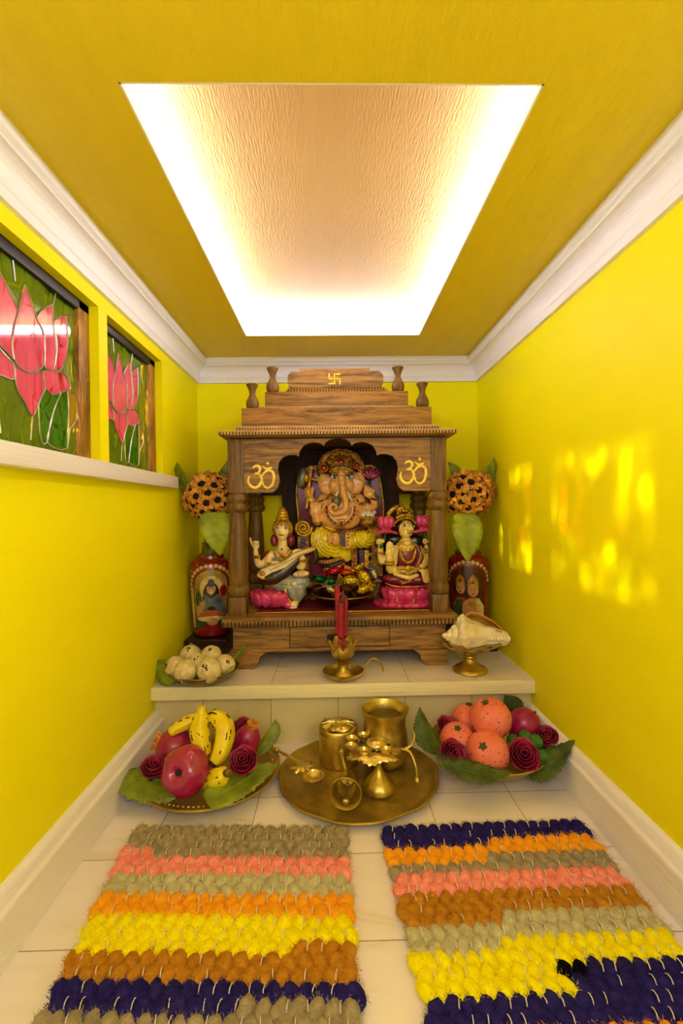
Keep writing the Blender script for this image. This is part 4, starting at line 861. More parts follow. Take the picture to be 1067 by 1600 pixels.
def vase(x, y, side, label):
    o = thing('painted_vase', (x, y, 0.354), label, 'vase', rz=math.atan2(x, y)*-1.0)
    b = MB(); b.lathe([(0, 0)]+VP_, 40, mi=0); b.v = b.v
    for i, fc in enumerate(b.f):
        z = sum(b.v[k][2] for k in fc)/len(fc); b.mi[i] = 1 if (z < 0.02 or 0.395 < z < 0.41) else 2 if 0.41 <= z < 0.45 else 0 if z > 0.45 else 1
    b.build('vase_body', vglaze, o)
    b = MB(); L = 0.0012
    def archp(w, zb, zt, m=9): return [(-w, zb), (w, zb), (w, zt-w)]+[(w*math.cos(PI*k/m), zt-w+w*math.sin(PI*k/m)) for k in range(1, m)]+[(-w, zt-w)]
    decal(b, archp(0.155, 0.03, 0.40), 10 if side > 0 else 0, L); 
    for k in range(15):
        a = PI*(k+0.5)/15; decal(b, el(0.108*math.cos(a)*1.05, 0.262+0.108*math.sin(a), 0.0105, 0.0095, 8), 3, L*2)
    for sgn in (-1, 1): decal(b, [(sgn*0.099, 0.05), (sgn*0.125, 0.05), (sgn*0.125, 0.26), (sgn*0.099, 0.26)], 3 if side < 0 else 1, L*1.5)
    decal(b, archp(0.098, 0.035, 0.362), 1, L*3); decal(b, archp(0.088, 0.045, 0.350), 4 if side < 0 else 10, L*4)
    if side < 0:
        decal(b, el(0, 0.255, 0.055, 0.065), 3, L*4.5); decal(b, [(-0.088, 0.045), (0.088, 0.045), (0.088, 0.11), (0, 0.125), (-0.088, 0.10)], 8, L*4.6)
        decal(b, el(0.0, 0.215, 0.04, 0.075), 6, L*5); decal(b, [(-0.05, 0.13), (0.05, 0.13), (0.062, 0.19), (0.03, 0.225), (-0.03, 0.225), (-0.062, 0.19)], 5, L*6)
        decal(b, el(0.052, 0.155, 0.016, 0.045, 12, 0.5), 5, L*6.5); decal(b, el(-0.052, 0.155, 0.016, 0.045, 12, -0.5), 9, L*6.5)
        decal(b, el(0, 0.255, 0.021, 0.03), 9, L*7); decal(b, el(0, 0.29, 0.014, 0.015), 6, L*7.5); decal(b, el(0, 0.275, 0.021, 0.011), 6, L*7.6); decal(b, el(0, 0.238, 0.008, 0.014), 3, L*8)
        decal(b, el(0, 0.125, 0.06, 0.018), 7, L*7); decal(b, el(-0.005, 0.10, 0.07, 0.014), 3, L*7.5); decal(b, el(0.005, 0.085, 0.028, 0.02), 9, L*8); decal(b, el(0.06, 0.24, 0.02, 0.03), 1, L*5.2); decal(b, el(-0.065, 0.2, 0.016, 0.04), 8, L*5.4)
        decal(b, el(-0.008, 0.258, 0.003, 0.0022, 6), 6, L*8.5); decal(b, el(0.008, 0.258, 0.003, 0.0022, 6), 6, L*8.5); decal(b, el(0, 0.244, 0.005, 0.002, 6), 1, L*8.7)
    else:
        for (u, v, s) in ((-0.038, 0.235, 0.9), (0.022, 0.225, 1.05)):
            decal(b, [(u-0.05*s, 0.05), (u+0.05*s, 0.05), (u+0.052*s, 0.15), (u+0.02*s, 0.185), (u-0.02*s, 0.185), (u-0.052*s, 0.15)], 9 if u > 0 else 7, L*(5 if u < 0 else 6.5))
            decal(b, el(u, v, 0.025*s, 0.034*s), 9, L*(6 if u < 0 else 7.5)); decal(b, [(u-0.026*s, v+0.016), (u+0.026*s, v+0.016), (u+0.022*s, v+0.05), (u, v+0.08*s), (u-0.022*s, v+0.05)], 0, L*(6.5 if u < 0 else 8))
            for q in (-1, 1): decal(b, el(u+q*0.009*s, v+0.003, 0.0045, 0.002, 8), 6, L*(7 if u < 0 else 8.5)); decal(b, el(u+q*0.028*s, v-0.008, 0.006, 0.026), 6, L*(5.8 if u < 0 else 7))
            decal(b, el(u, v-0.017, 0.007, 0.0028, 8), 1, L*(7.2 if u < 0 else 8.7)); decal(b, el(u, v+0.04, 0.006, 0.008, 8), 1, L*(7.4 if u < 0 else 8.9))
        decal(b, [(-0.085, 0.05), (-0.04, 0.05), (-0.025, 0.18), (-0.06, 0.17), (-0.085, 0.12)], 8, L*7); decal(b, [(0.05, 0.05), (0.086, 0.05), (0.08, 0.14), (0.05, 0.185), (0.035, 0.17)], 3, L*8)
        decal(b, el(0.005, 0.11, 0.02, 0.04, 12, 0.3), 9, L*9); decal(b, el(0.02, 0.15, 0.02, 0.016), 0, L*8.4)
    b.build('painted_picture', vglaze, o, smooth=True)
    return o
def flower_head(n, r, seed):
    rnd = random.Random(seed); b = MB()
    for row, (rr, tilt, m) in enumerate(((1.0, 0.15, n), (0.85, 0.5, n-1))):
        for k in range(m):
            a = 2*PI*k/m+row*0.4+rnd.uniform(-.12, .12); L = r*rr*rnd.uniform(0.85, 1.1); cu = rnd.uniform(0.2, 0.5)
            base = Vector((0.25*r*math.cos(a), 0.25*r*math.sin(a), 0)); tip = Vector((L*math.cos(a), L*math.sin(a), L*tilt*rnd.uniform(0.5, 1.2)))
            leaf(b, base, tip, (-math.sin(a), math.cos(a), 0.1), r*0.62, (0, 0, r*cu*0.25), n=6, teeth=0.1, ripple=0.05, fold=0.25, blunt=1.1, mi=0)
    return b
def bouquet(x, y, z, Rb, label, leaves, seed):
    o = thing('sunflower_bouquet', (x, y, 0.80), label, 'flowers'); rnd = random.Random(seed); T = Matrix.Translation(-o.location)
    protos = []
    dirs = []
    for k in range(58):                                       # spread over the ball
        zz = 1-2*(k+0.5)/58; a = k*2.39996; rr = math.sqrt(max(0, 1-zz*zz)); d = Vector((rr*math.cos(a), rr*math.sin(a), zz))
        if d.y < 0.55 and d.z > -0.75: dirs.append(d)
    for k, d in enumerate(dirs):
        d = (d+Vector((rnd.uniform(-.1, .1), rnd.uniform(-.1, .1), rnd.uniform(-.1, .1)))).normalized()
        p = Vector((x, y, z))+Vector((d.x*Rb, d.y*Rb*0.8, d.z*Rb*0.92))*rnd.uniform(0.82, 1.0)-o.location
        R = d.to_track_quat('Z', 'Y').to_euler()
        if k < 4:
            fh = flower_head(7, 0.047, seed*10+k).build('flower_head', petm, o, auto=80); solid(fh, 0.001, 0)
            e = MB(); e.ball((0, 0, 0.004), (0.018, 0.018, 0.010), 12, 8, fun=lambda dd: 1+0.12*math.sin(13*dd.x)*math.sin(11*dd.y)); ee = e.build('flower_eye', petc, fh); protos.append((fh, ee))
        else:
            f0, e0 = protos[k % 4]; fh = f0.copy(); C.objects.link(fh); fh.parent = o; ee = e0.copy(); C.objects.link(ee); ee.parent = fh
        fh.location = p; fh.rotation_euler = R; fh.scale = (1, 1, 1) if k % 3 else (1.12, 1.12, 1.12)
    b = MB(); b.M = T
    for k in range(9): a = k*0.7; b.tube([(x+0.02*math.cos(a), y+0.02*math.sin(a), 0.81), (x+0.03*math.cos(a), y+0.03*math.sin(a), 0.9), (x+0.09*math.cos(a), y+0.06*math.sin(a), z)], 0.004, 6)
    b.ball((x, y, z), (Rb*0.66, Rb*0.5, Rb*0.62), 16, 10); b.build('stems', stemm, o)
    for lf in leaves:
        b = MB(); b.M = T; leaf(b, *lf[:5], n=28, teeth=0.03, ripple=0.010, blunt=lf[6]); solid(b.build('leaf', lf[5], o), 0.0014, 0)
    return o
for x0, x1, lab in ((-0.757, -0.545, 'black-brown wooden box under the vase, left of the shrine'), (0.62, 0.835, 'black-brown wooden box under the vase, right of the shrine')):
    o = thing('box_stand', ((x0+x1)/2, 2.46, ZS), lab, 'box', 'dark boxes beside the shrine'); h = (x1-x0)/2
    MB().box(-h+0.004, h-0.004, -0.126, 0.126, 0, 0.074).build('base', boxm, o); MB().box(-h, h, -0.13, 0.13, 0.072, 0.085, bev=0.003).build('top', boxm, o)
vase(-0.652, 2.46, -1, 'painted vase with a seated bluish figure under a red arch, left of the shrine')
vase(0.722, 2.46, 1, 'painted vase with two crowned faces under a red arch, right of the shrine')
b1 = atY(327, 777, 2.35); b2 = atY(731, 771, 2.35)
bouquet(b1.x, b1.y, b1.z, 0.124, 'round bunch of orange dark-eyed sunflowers in the vase left of the shrine',
        [(atY(308, 792, 2.38), atY(277, 722, 2.22), (0.5, 0.1, -0.3), 0.15, (-0.008, -0.005, 0.0), leafg, 0.8), (atY(337, 800, 2.26), atY(344, 868, 2.24), (1, 0, 0), 0.16, (0, -0.03, 0), leafl, 0.7), (atY(340, 780, 2.46), atY(372, 700, 2.46), (1, 0.2, 0), 0.12, (0, 0, 0), leafg, 0.8)], 3)
bouquet(b2.x, b2.y, b2.z, 0.122, 'round bunch of orange dark-eyed sunflowers in the vase right of the shrine',
        [(atY(744, 795, 2.42), atY(772, 714, 2.33), (0.8, 0.1, 0.25), 0.16, (0.012, -0.005, 0), leafg, 0.8), (atY(726, 802, 2.26), atY(730, 879, 2.24), (1, 0, 0), 0.155, (0, -0.03, 0), leafl, 0.75), (atY(725, 760, 2.45), atY(700, 722, 2.45), (0.4, 0, 1), 0.1, (0, 0, 0), leafg, 0.8)], 7)

# ------------------------------------------------------------------ brass and foil
brass = mat('aged_brass', '#DCC464', 0.33, metal=0.85, col2='#A88A30', vscale=16, bump=0.15, bscale=50)
brassd = mat('dull_hammered_brass', '#C2A64A', 0.42, metal=0.75, col2='#8E7628', vscale=12, bump=0.35, bscale=26)
brassb = mat('bright_brass', '#EEDC8A', 0.26, metal=0.85, col2='#C4A448', vscale=30, bump=0.25, bscale=60)
copperd = mat('dark_copper_bowl', '#7A4A20', 0.35, metal=0.9, col2='#4A2A12', vscale=14)
redst = mat('red_incense_paste', '#B02438', 0.75, col2='#8A1424', vscale=60, bump=0.4, bscale=150); ash = mat('charred_tip', '#5A5A30', 0.9, col2='#2A2A18', vscale=80, bump=0.8, bscale=150); pinkst = mat('pink_bamboo_stick', '#C8405C', 0.6)
# candle holder
o = thing('brass_candle_holder', (0.036, 2.01, ZS+0.001), 'brass holder with tulip cup, saucer and curled handle holding incense on the step', 'candle holder')
b = MB(); b.lathe([(0.0, 0.0), (0.052, 0.0), (0.070, 0.006), (0.084, 0.020), (0.090, 0.030), (0.091, 0.032), (0.088, 0.0325), (0.080, 0.022), (0.066, 0.011), (0.048, 0.007), (0, 0.007)], 40); b.build('saucer', brass, o)
b = MB(); b.lathe([(0.050, 0.006), (0.046, 0.012), (0.036, 0.022), (0.026, 0.034), (0.021, 0.050), (0.022, 0.062), (0.030, 0.070), (0.034, 0.074), (0.028, 0.078), (0.020, 0.080)], 32); b.build('stem', brass, o)
def cuprf(a, i, r, z):
    k = max(0, (z-0.10)/0.065); w = 0.5+0.5*math.cos(6*a); w = w**0.7
    return (r*(1+0.05*math.cos(6*a)*(1-k*0.3))+0.008*k*k*w, z-(1-w)*0.035*k)
b = MB(); b.lathe([(0.018, 0.078), (0.034, 0.086), (0.046, 0.100), (0.050, 0.118), (0.049, 0.138), (0.047, 0.154), (0.052, 0.168), (0.049, 0.168), (0.044, 0.154), (0.046, 0.138), (0.046, 0.118), (0.040, 0.102), (0.0, 0.092)], 48, rfun=cuprf); b.build('tulip_cup', brass, o)
b = MB(); b.tube(spline([(0.082, 0, 0.022), (0.095, 0, 0.035), (0.105, -0.002, 0.062), (0.13, -0.004, 0.082), (0.158, -0.006, 0.070), (0.172, -0.008, 0.034), (0.173, -0.008, 0.026)], 5), [0.006]*25+[0.0065]*6, 10, flat=0.7); b.build('handle', brass, o)
for i, (px, pt, w, dx, lab) in enumerate(((526.5, 906, 0.011, 0, 'tallest red incense stick in the brass holder, leftmost of the bundle'), (536, 923, 0.0095, 1, 'red incense stick in the brass holder, behind at the right with a long ashy tip'), (532.5, 936, 0.0125, 0.4, 'shortest thickest red incense stick in the brass holder, at the front'), (540.5, 930, 0.0095, 1, 'red incense stick in the brass holder, rightmost of the bundle'))):
    Yi = (2.01, 2.025, 1.995, 2.012)[i]; top = atY(px, pt, Yi); bx = 0.036+(top.x-0.042)*0.7; z0 = ZS+0.094
    o = thing('incense_stick', (bx, Yi, z0), lab, 'incense', 'incense sticks in the brass holder'); d = top-Vector((bx, Yi, z0))
    k = 0.055/d.z
    b = MB(); b.tube([(0, 0, 0), d*0.3], 0.0035, 8); b.build('bamboo_core', pinkst, o)
    b = MB(); P = [d*lerp(k+0.13, 0.93, j/8) for j in range(9)]; b.tube(P, [w*(1+0.05*math.sin(j*2.1)) for j in range(9)], 12); b.build('red_paste', redst, o)
    b = MB(); b.tube([d*0.93, d*0.955, d*0.98, d], [w*0.95, w*0.8, w*0.55, w*0.25], 10); b.build('ashy_tip', ash, o)
# conch on a pedestal dish
cshell = mat('cream_conch_shell', '#F2E6C0', 0.35, col2='#D6B868', vscale=12, bump=0.5, bscale=30, coat=0.3, thr=(0.2, 0.55)); lipm = mat('tan_shell_lining', '#B88A34', 0.4, col2='#8C6218', vscale=14, coat=0.3); lipe = mat('amber_shell_rim', '#D8A020', 0.4)
o = thing('brass_pedestal_dish', (0.607, 2.055, ZS+0.001), 'brass leaf-edged dish on a round foot under the conch, right end of the step', 'dish')
b = MB(); b.lathe([(0, 0), (0.074, 0.0), (0.078, 0.006), (0.076, 0.012), (0.066, 0.020), (0.050, 0.028), (0.036, 0.038), (0.026, 0.050), (0.024, 0.058), (0.029, 0.061), (0.024, 0.064), (0.022, 0.070), (0.027, 0.073), (0.022, 0.076), (0.023, 0.084), (0.030, 0.088), (0.034, 0.092), (0.0, 0.094)], 36); b.build('foot', brass, o)
def dishr(a, i, r, z):
    q = r/0.13; e = 1+0.07*q*math.sin(9*a)+0.03*q*math.sin(17*a+1)
    return (r*e, z+0.010*q*q*math.sin(9*a+1.2))
b = MB(); b.lathe([(0.0, 0.090), (0.03, 0.091), (0.07, 0.099), (0.10, 0.112), (0.125, 0.132), (0.126, 0.134), (0.10, 0.117), (0.07, 0.104), (0.03, 0.096), (0.0, 0.095)], 72, sx=1.08, sy=0.8, rfun=dishr)
b.tube([(0.12, 0, 0.13), (0.16, -0.01, 0.135), (0.19, -0.012, 0.118), (0.212, -0.014, 0.100)], [0.006, 0.004, 0.0035, 0.0025], 8); b.build('leaf_dish', brass, o)
o = thing('conch_shell', (0.607, 2.05, ZS+0.098), 'knobbly cream conch shell with tan opening lying on the pedestal dish', 'shell')
T = Matrix.Translation(-o.location)
A0 = atY(690, 991, 2.05); A1 = atY(796, 997, 2.05); ax = (A1-A0)
prof = [(0, 0.002), (0.03, 0.010), (0.055, 0.011), (0.07, 0.020), (0.10, 0.024), (0.115, 0.022), (0.135, 0.036), (0.175, 0.042), (0.195, 0.040), (0.215, 0.060), (0.26, 0.070), (0.30, 0.074), (0.34, 0.073), (0.42, 0.066), (0.5, 0.058), (0.6, 0.049), (0.7, 0.043), (0.8, 0.038), (0.88, 0.034), (0.95, 0.028), (1.0, 0.014), (1.01, 0.002)]
v = []; f = []; ns = 56
pp = []
for i in range(len(prof)-1):
    for k in range(3): t = k/3; pp.append((lerp(prof[i][0], prof[i+1][0], t), lerp(prof[i][1], prof[i+1][1], t)))
pp.append(prof[-1])
for (t, r) in pp:
    for k in range(ns):
        a = 2*PI*k/ns; tw = a/(2*PI); knob = max(0, math.cos(8*a+t*4))**2*(0.20 if 0.12 < t < 0.32 else 0.10 if t > 0.32 else 0.15)
        rr = r*(1+knob+0.04*math.sin(3*a+t*30))*(1+0.12*math.cos(a-1.3)*(t > 0.2))
        c = A0+ax*(t+0.02*math.sin(a)*(t > 0.02)*(t < 0.9)); v.append(c+Vector((0, rr*math.cos(a)*0.9, rr*math.sin(a)-0.004)))
for i in range(len(pp)-1):
    for k in range(ns): k2 = (k+1) % ns; f.append((i*ns+k, i*ns+k2, (i+1)*ns+k2, (i+1)*ns+k))
b = MB(); b.M = T; b.add(v, f)
for k in range(9):                                           # knobs along the lower lip edge
    p = A0.lerp(A1, 0.55+0.05*k); b.ball(p+Vector((0, -0.035+0.001*k, 0.004-0.003*(k % 2))), (0.010, 0.012, 0.016), 8, 6)
b.build('shell', cshell, o, auto=80)
def cq(x, y, Y): return atY(660+x/5.616, 930+y/5.616, Y)
b = MB(); b.M = T; top = [(372, 205), (392, 172), (412, 155), (455, 156), (500, 166), (560, 196), (630, 236), (665, 270), (702, 300)]; bot = [(385, 230), (410, 245), (440, 262), (480, 275), (520, 290), (560, 300), (610, 300), (650, 300), (700, 312)]
rows = []
for j in range(7):
    t = j/6; rows.append([cq(lerp(p[0], q[0], t), lerp(p[1], q[1]+12, t), 2.075+0.03*math.sin(PI*t)-0.045*t*t) for p, q in zip(top, bot)])
b.sweep(None, rows); q = b.build('shell_lining', lipm, o); solid(q, 0.004, 0)
b = MB(); b.M = T; b.tube(spline(rows[0], 3), 0.0035, 8); b.build('shell_rim', lipe, o)
# leaf bowl of white sweets
tin = mat('dull_bowl_metal', '#A08C50', 0.4, metal=0.7, col2='#7C6A34', vscale=20); sweet = mat('cream_sweet_paste', '#E8D8A0', 0.75, col2='#C8B070', vscale=40, bump=0.7, bscale=90); clove = mat('dark_sweet_top', '#3A2A10', 0.9)
o = thing('small_metal_bowl', (-0.566, 2.0, ZS+0.001), 'small dull metal bowl of cream sweets and leaves, left end of the step', 'bowl')
b = MB(); b.lathe([(0, 0), (0.055, 0), (0.10, 0.014), (0.135, 0.038), (0.148, 0.056), (0.145, 0.057), (0.131, 0.042), (0.097, 0.020), (0.055, 0.007), (0, 0.007)], 40); b.build('bowl_body', tin, o)
b = MB(); b.tube([(0.148*math.cos(a), 0.148*math.sin(a), 0.057) for a in [2*PI*k/48 for k in range(49)]], 0.0024, 6, cap=False); b.build('rolled_rim', tin, o)
SW = [(290, 1049, 1.905, 0.047, (-0.4, -0.6), 'front left with a dark notch'), (327, 1047, 1.905, 0.051, (-0.1, 0.5), 'front right and biggest, dark flecks on top'), (275, 1042, 1.955, 0.045, (-0.8, 0.4), 'at the left edge beside the wall leaf'), (351, 1039, 1.965, 0.044, (0.5, 0.5), 'at the right edge against the big leaf'),
      (309, 1037, 1.965, 0.042, (0, 0.9), 'topmost in the middle of the heap'), (297, 1024, 2.06, 0.045, (0, 1), 'back left of the heap'), (330, 1025, 2.05, 0.046, (0, 1), 'back right of the heap')]
for i, (px, py, Y, r, dd, lab) in enumerate(SW):
    p = atY(px, py, Y); o = thing('sweet_ball', p, 'round cream milk sweet in the small bowl, '+lab, 'sweet', 'cream sweets in the small bowl')
    rnd = random.Random(i); b = MB(); off = Vector((i*3.1, 0, 0)); b.ball((0, 0, 0), r, 28, 18, fun=lambda d: 1+0.035*noise.noise(d*3+off)+0.012*noise.noise(d*9+off)); b.build('paste', sweet, o, auto=90)
    d0 = Vector((dd[0], -0.75, dd[1])).normalized(); b = MB()
    for k in range(7): d = (d0+Vector((rnd.uniform(-.2, .2), rnd.uniform(-.2, .2), rnd.uniform(-.2, .2)))).normalized(); b.ball(d*r*0.99, (r*0.08, r*0.06, r*0.08), 6, 5)
    b.build('dark_flecks', clove, o)
loose_leaf('green_leaf', 'pointed green leaf sticking out of the small bowl towards the left wall', 'leaves in the small bowl', atY(275, 1054, 1.94), atY(231, 1033, 2.02), (0.2, 0.4, 0.9), 0.11, (0, 0, -0.012), leafg)
loose_leaf('green_leaf', 'tall pointed green leaf rising from the right side of the small bowl', 'leaves in the small bowl', atY(348, 1044, 2.03), atY(382, 1005, 2.03), (0.9, 0.1, 0.5), 0.085, (0.01, 0, -0.01), leafg)
loose_leaf('green_leaf', 'short green leaf behind the cream sweets against the dark box', 'leaves in the small bowl', atY(312, 1036, 2.11), atY(297, 1004, 2.13), (1, 0, 0.3), 0.08, (0, 0, 0), leafg)
loose_leaf('green_leaf', 'flat green leaf lying in the small bowl under the right-hand sweets', 'leaves in the small bowl', atY(325, 1058, 1.90), atY(366, 1040, 1.93), (0.2, 0.9, 0.2), 0.06, (0, 0, -0.01), leafg)

# ------------------------------------------------------------------ bowl of wrapped candies in front of the big statue
o = thing('candy_bowl', (0.042, 2.335, 0.5175), 'shallow copper bowl of wrapped candies on the red cloth inside the shrine', 'bowl')
b = MB(); b.lathe([(0, 0), (0.045, 0), (0.09, 0.012), (0.135, 0.042), (0.150, 0.058), (0.147, 0.059), (0.131, 0.046), (0.088, 0.018), (0.045, 0.006), (0, 0.006)], 40); b.build('bowl_body', copperd, o)
b = MB(); b.tube([(0.150*math.cos(a), 0.150*math.sin(a), 0.0585) for a in [2*PI*k/48 for k in range(49)]], 0.0024, 6, cap=False); b.build('rolled_rim', brass, o)
foil = {n: mat(n+'_foil', c, 0.16, metal=0.85, col2=c2, vscale=40, bump=1.0, bscale=70) for n, c, c2 in (('gold', '#F0D838', '#A08410'), ('green', '#0E8A44', '#04401C'), ('pink', '#E03A5A', '#A01430'), ('orange', '#E8702A', '#A84418'), ('brown', '#5A3014', '#241006'), ('silver', '#D8D0B0', '#8A8468'))}
def candy(px, py, Y, r, col, rz, ry, lab, k):
    p = atY(px, py, Y); o = thing('wrapped_candy', p, lab, 'candy', 'wrapped candies in the copper bowl'); o.rotation_euler = (0.2, math.radians(ry), math.radians(rz)); off = Vector((k*2.3, 1, 0))
    b = MB(); b.ball((0, 0, 0), (r*1.25, r*0.9, r*0.85), 20, 14, fun=lambda d: 1+0.14*noise.noise(d*4+off)+0.06*noise.noise(d*10+off)); b.build('wrapper', foil[col], o, auto=25)
    for s in (-1, 1):
        b = MB(); v = []; f = []; n = 12
        for j in range(4):
            for i in range(n+1):
                u = i/n*2-1; w = (0.22, 0.5, 0.85, 1.1)[j]*r; v.append((s*r*(1.05+0.35*j*(1-0.12*u*u)), 0.22*r*math.sin(i*2.6)*(0.5+0.4*j), u*w))
        for j in range(3):
            for i in range(n): q = j*(n+1)+i; f.append((q, q+1, q+n+2, q+n+1))
        b.add(v, f); q = b.build('twisted_end', foil[col], o, auto=20); solid(q, 0.0008, 0)
CD = [(569, 903, 2.25, 0.034, 'gold', 15, 60, 'big crumpled gold-foil candy at the right of the candy bowl'), (547, 907, 2.24, 0.030, 'gold', 5, 5, 'gold-foil candy lying across the middle of the candy bowl'), (522, 892, 2.29, 0.026, 'pink', 10, -15, 'pink-foil candy at the top left of the candy bowl'), (541, 895, 2.30, 0.024, 'orange', -5, 5, 'orange-foil candy at the top centre of the candy bowl'),
      (500, 905, 2.26, 0.022, 'green', 20, 15, 'green-foil candy at the left of the candy bowl'), (516, 908, 2.24, 0.020, 'green', -10, 12, 'green-foil candy just left of the incense sticks'), (496, 920, 2.25, 0.026, 'brown', 10, -10, 'dark brown wrapped candy at the left rim of the candy bowl'), (517, 921, 2.22, 0.022, 'silver', 0, 40, 'dull silver wrapped candy low in the candy bowl, left of the incense'), (541, 921, 2.22, 0.028, 'brown', 0, 5, 'dark brown wrapped candy low in the middle of the candy bowl'),
      (566, 921, 2.22, 0.026, 'gold', -10, -20, 'smaller gold-foil candy under the big one at the right rim'), (584, 897, 2.30, 0.024, 'silver', 0, 70, 'dull silver wrapped candy upright at the right end of the candy bowl'), (530, 928, 2.22, 0.018, 'pink', 0, 0, 'small pink wrapped candy at the front rim of the candy bowl')]
for k, a in enumerate(CD): candy(*a, k)
# ------------------------------------------------------------------ fruit plate, left
applem = mat('glossy_crimson_apple', '#B81058', 0.18, col2='#8C1048', vscale=7, coat=0.7, bump=0.1, bscale=20, thr=(0.25, 0.7)); pomm = mat('crimson_pomegranate', '#B41458', 0.35, col2='#8C0C40', vscale=10, coat=0.25, bump=0.15, bscale=30)
banm = mat('yellow_banana_peel', '#F2DC10', 0.4, col2='#D8B808', vscale=10, bump=0.15, bscale=40); bans = mat('banana_brown_spot', '#3A1C0A', 0.7); bane = mat('banana_brown_end', '#8A6A18', 0.7, col2='#3A2008', vscale=60)
goldfr = mat('golden_calyx', '#E8A830', 0.5, col2='#A04A20', vscale=50, bump=0.5)
def open_dish(name, loc, R, h, label, m, beads=0, flatr=0.3, wob=0.0, rim=True, seg=64):
    o = thing(name, loc, label, 'plate' if beads or wob else 'bowl')
    def rf(a, i, r, z): q = (r/R)**3; return (r*(1+wob*q*(math.sin(3*a+0.7)+0.6*math.sin(7*a)+0.5*math.sin(13*a))), z+wob*0.25*R*q*math.sin(5*a+1))
    p = [(0, 0), (R*flatr, 0)]+[(R*lerp(flatr, 1, t), h*(t**1.7)) for t in (0.15, 0.3, 0.45, 0.6, 0.75, 0.9, 1.0)]
    inner = [(r-0.002, z+0.006) for r, z in reversed(p[1:])]+[(0, 0.006)]; inner[0] = (R-0.003, h+0.003)
    b = MB(); b.lathe(p+inner, seg, rfun=rf); b.build('dish_body', m, o)
    if rim:
        b = MB(); P = []
        for k in range(97): a = 2*PI*k/96; r, z = rf(a, 0, R, h+0.001); P.append((r*math.cos(a), r*math.sin(a), z))
        b.tube(P, 0.0035, 8, cap=False); b.build('rolled_rim', m, o)
    if beads:
        b = MB()
        for k in range(beads): a = 2*PI*k/beads; r = R*0.90; b.ball((r*math.cos(a), r*math.sin(a), h*0.80+0.009), (0.0055, 0.0055, 0.003), 8, 5, R=Matrix.Rotation(a, 3, 'Z'))
        b.build('punched_dots', brassb, o)
    return o
goldplate = mat('worn_gold_plate', '#C2A448', 0.42, metal=0.6, col2='#8E7430', vscale=10, bump=0.25, bscale=40)
pc = (-0.463, 1.718, 0.001)
open_dish('metal_plate', pc, 0.250, 0.046, 'round dull gold plate of apple, bananas and roses, left on the floor', goldplate, beads=84, flatr=0.55)
leafs = 'green leaves spread on the left fruit plate'
loose_leaf('green_leaf', 'broad green leaf lying over the plate edge towards the left skirting board', leafs, (-0.52, 1.60, 0.062), atY(162, 1216, 1.60), (0.1, 1, 0.25), 0.19, (0, 0, 0.006), leafg, n=26)
loose_leaf('green_leaf', 'broad green leaf over the front right edge of the left fruit plate', leafs, (-0.42, 1.495, 0.060), (-0.205, 1.67, 0.085), (-0.6, 0.75, 0.2), 0.15, (0, 0, 0.008), leafg, n=26)
loose_leaf('green_leaf', 'pointed green leaf standing up at the back right of the left fruit plate', leafs, atY(404, 1182, 1.76), atY(430, 1124, 1.84), (0.9, 0.2, 0.4), 0.105, (0.01, 0, 0), leafg, n=26)
def apple(name, px, py, Y, r, label, tilt, m, cat='fruit', dimple=1.0, squash=0.93, calyx=False, rz=0):
    p = atY(px, py, Y); o = thing(name, p, label, cat, None); o.rotation_euler = (math.radians(tilt), 0, math.radians(rz))
    def fn(d): 
        th = math.acos(max(-1, min(1, d.z))); k = 1-0.42*dimple*math.exp(-(th/0.34)**2)-0.16*math.exp(-((PI-th)/0.35)**2)
        return k*(1+0.02*math.cos(5*math.atan2(d.y, d.x))*math.sin(th)+0.015*noise.noise(d*2.2))
    b = MB(); b.ball((0, 0, 0), (r, r, r*squash), 48, 36, fun=fn); b.build('skin', m, o, auto=90)
    return o
o = apple('apple', 290, 1204, 1.585, 0.083, 'shiny crimson apple with a dark stem hollow, front of the left fruit plate', 68, applem, rz=-12)
b = MB(); b.ball((0, 0, 0.047), (0.016, 0.014, 0.009), 12, 8, fun=lambda d: 1+0.2*math.sin(9*d.x)*math.cos(8*d.y)); b.tube([(0.003, 0, 0.045), (0.005, 0.002, 0.06)], 0.0035, 6); b.build('stem_hollow', mat('dark_stem_hollow', '#2A1A0C', 0.8), o)
def pomegranate(px, py, Y, rad, label, axis, m=pomm):
    p = atY(px, py, Y); o = thing('pomegranate', p, label, 'fruit', 'pomegranates on the left plate'); o.rotation_mode = 'QUATERNION'; o.rotation_quaternion = Vector(axis).to_track_quat('Z', 'Y')
    r, L = rad
    def fn(d): return 1-0.10*max(0, d.z)**2+0.02*noise.noise(d*2)
    b = MB(); b.ball((0, 0, 0), (r, r, L), 36, 26, fun=fn); b.build('skin', m, o, auto=90)
    b = MB()
    for k in range(11): a = 2*PI*k/11; b.tube([(r*0.28*math.cos(a), r*0.28*math.sin(a), L*0.82), (r*0.36*math.cos(a), r*0.36*math.sin(a), L*0.98), (r*0.5*math.cos(a), r*0.5*math.sin(a), L*1.06)], [0.006, 0.006, 0.002], 6)
    b.ball((0, 0, L*0.86), (r*0.36, r*0.36, L*0.08), 12, 6); b.build('calyx_crown', goldfr, o)
pomegranate(274, 1167, 1.70, (0.068, 0.075), 'crimson pomegranate under the bananas, back left of the left plate', (-0.85, -0.1, 0.35))
pomegranate(384, 1160, 1.735, (0.050, 0.080), 'upright crimson pomegranate with a golden crown, right side of the left plate', (0.35, -0.1, 0.85))
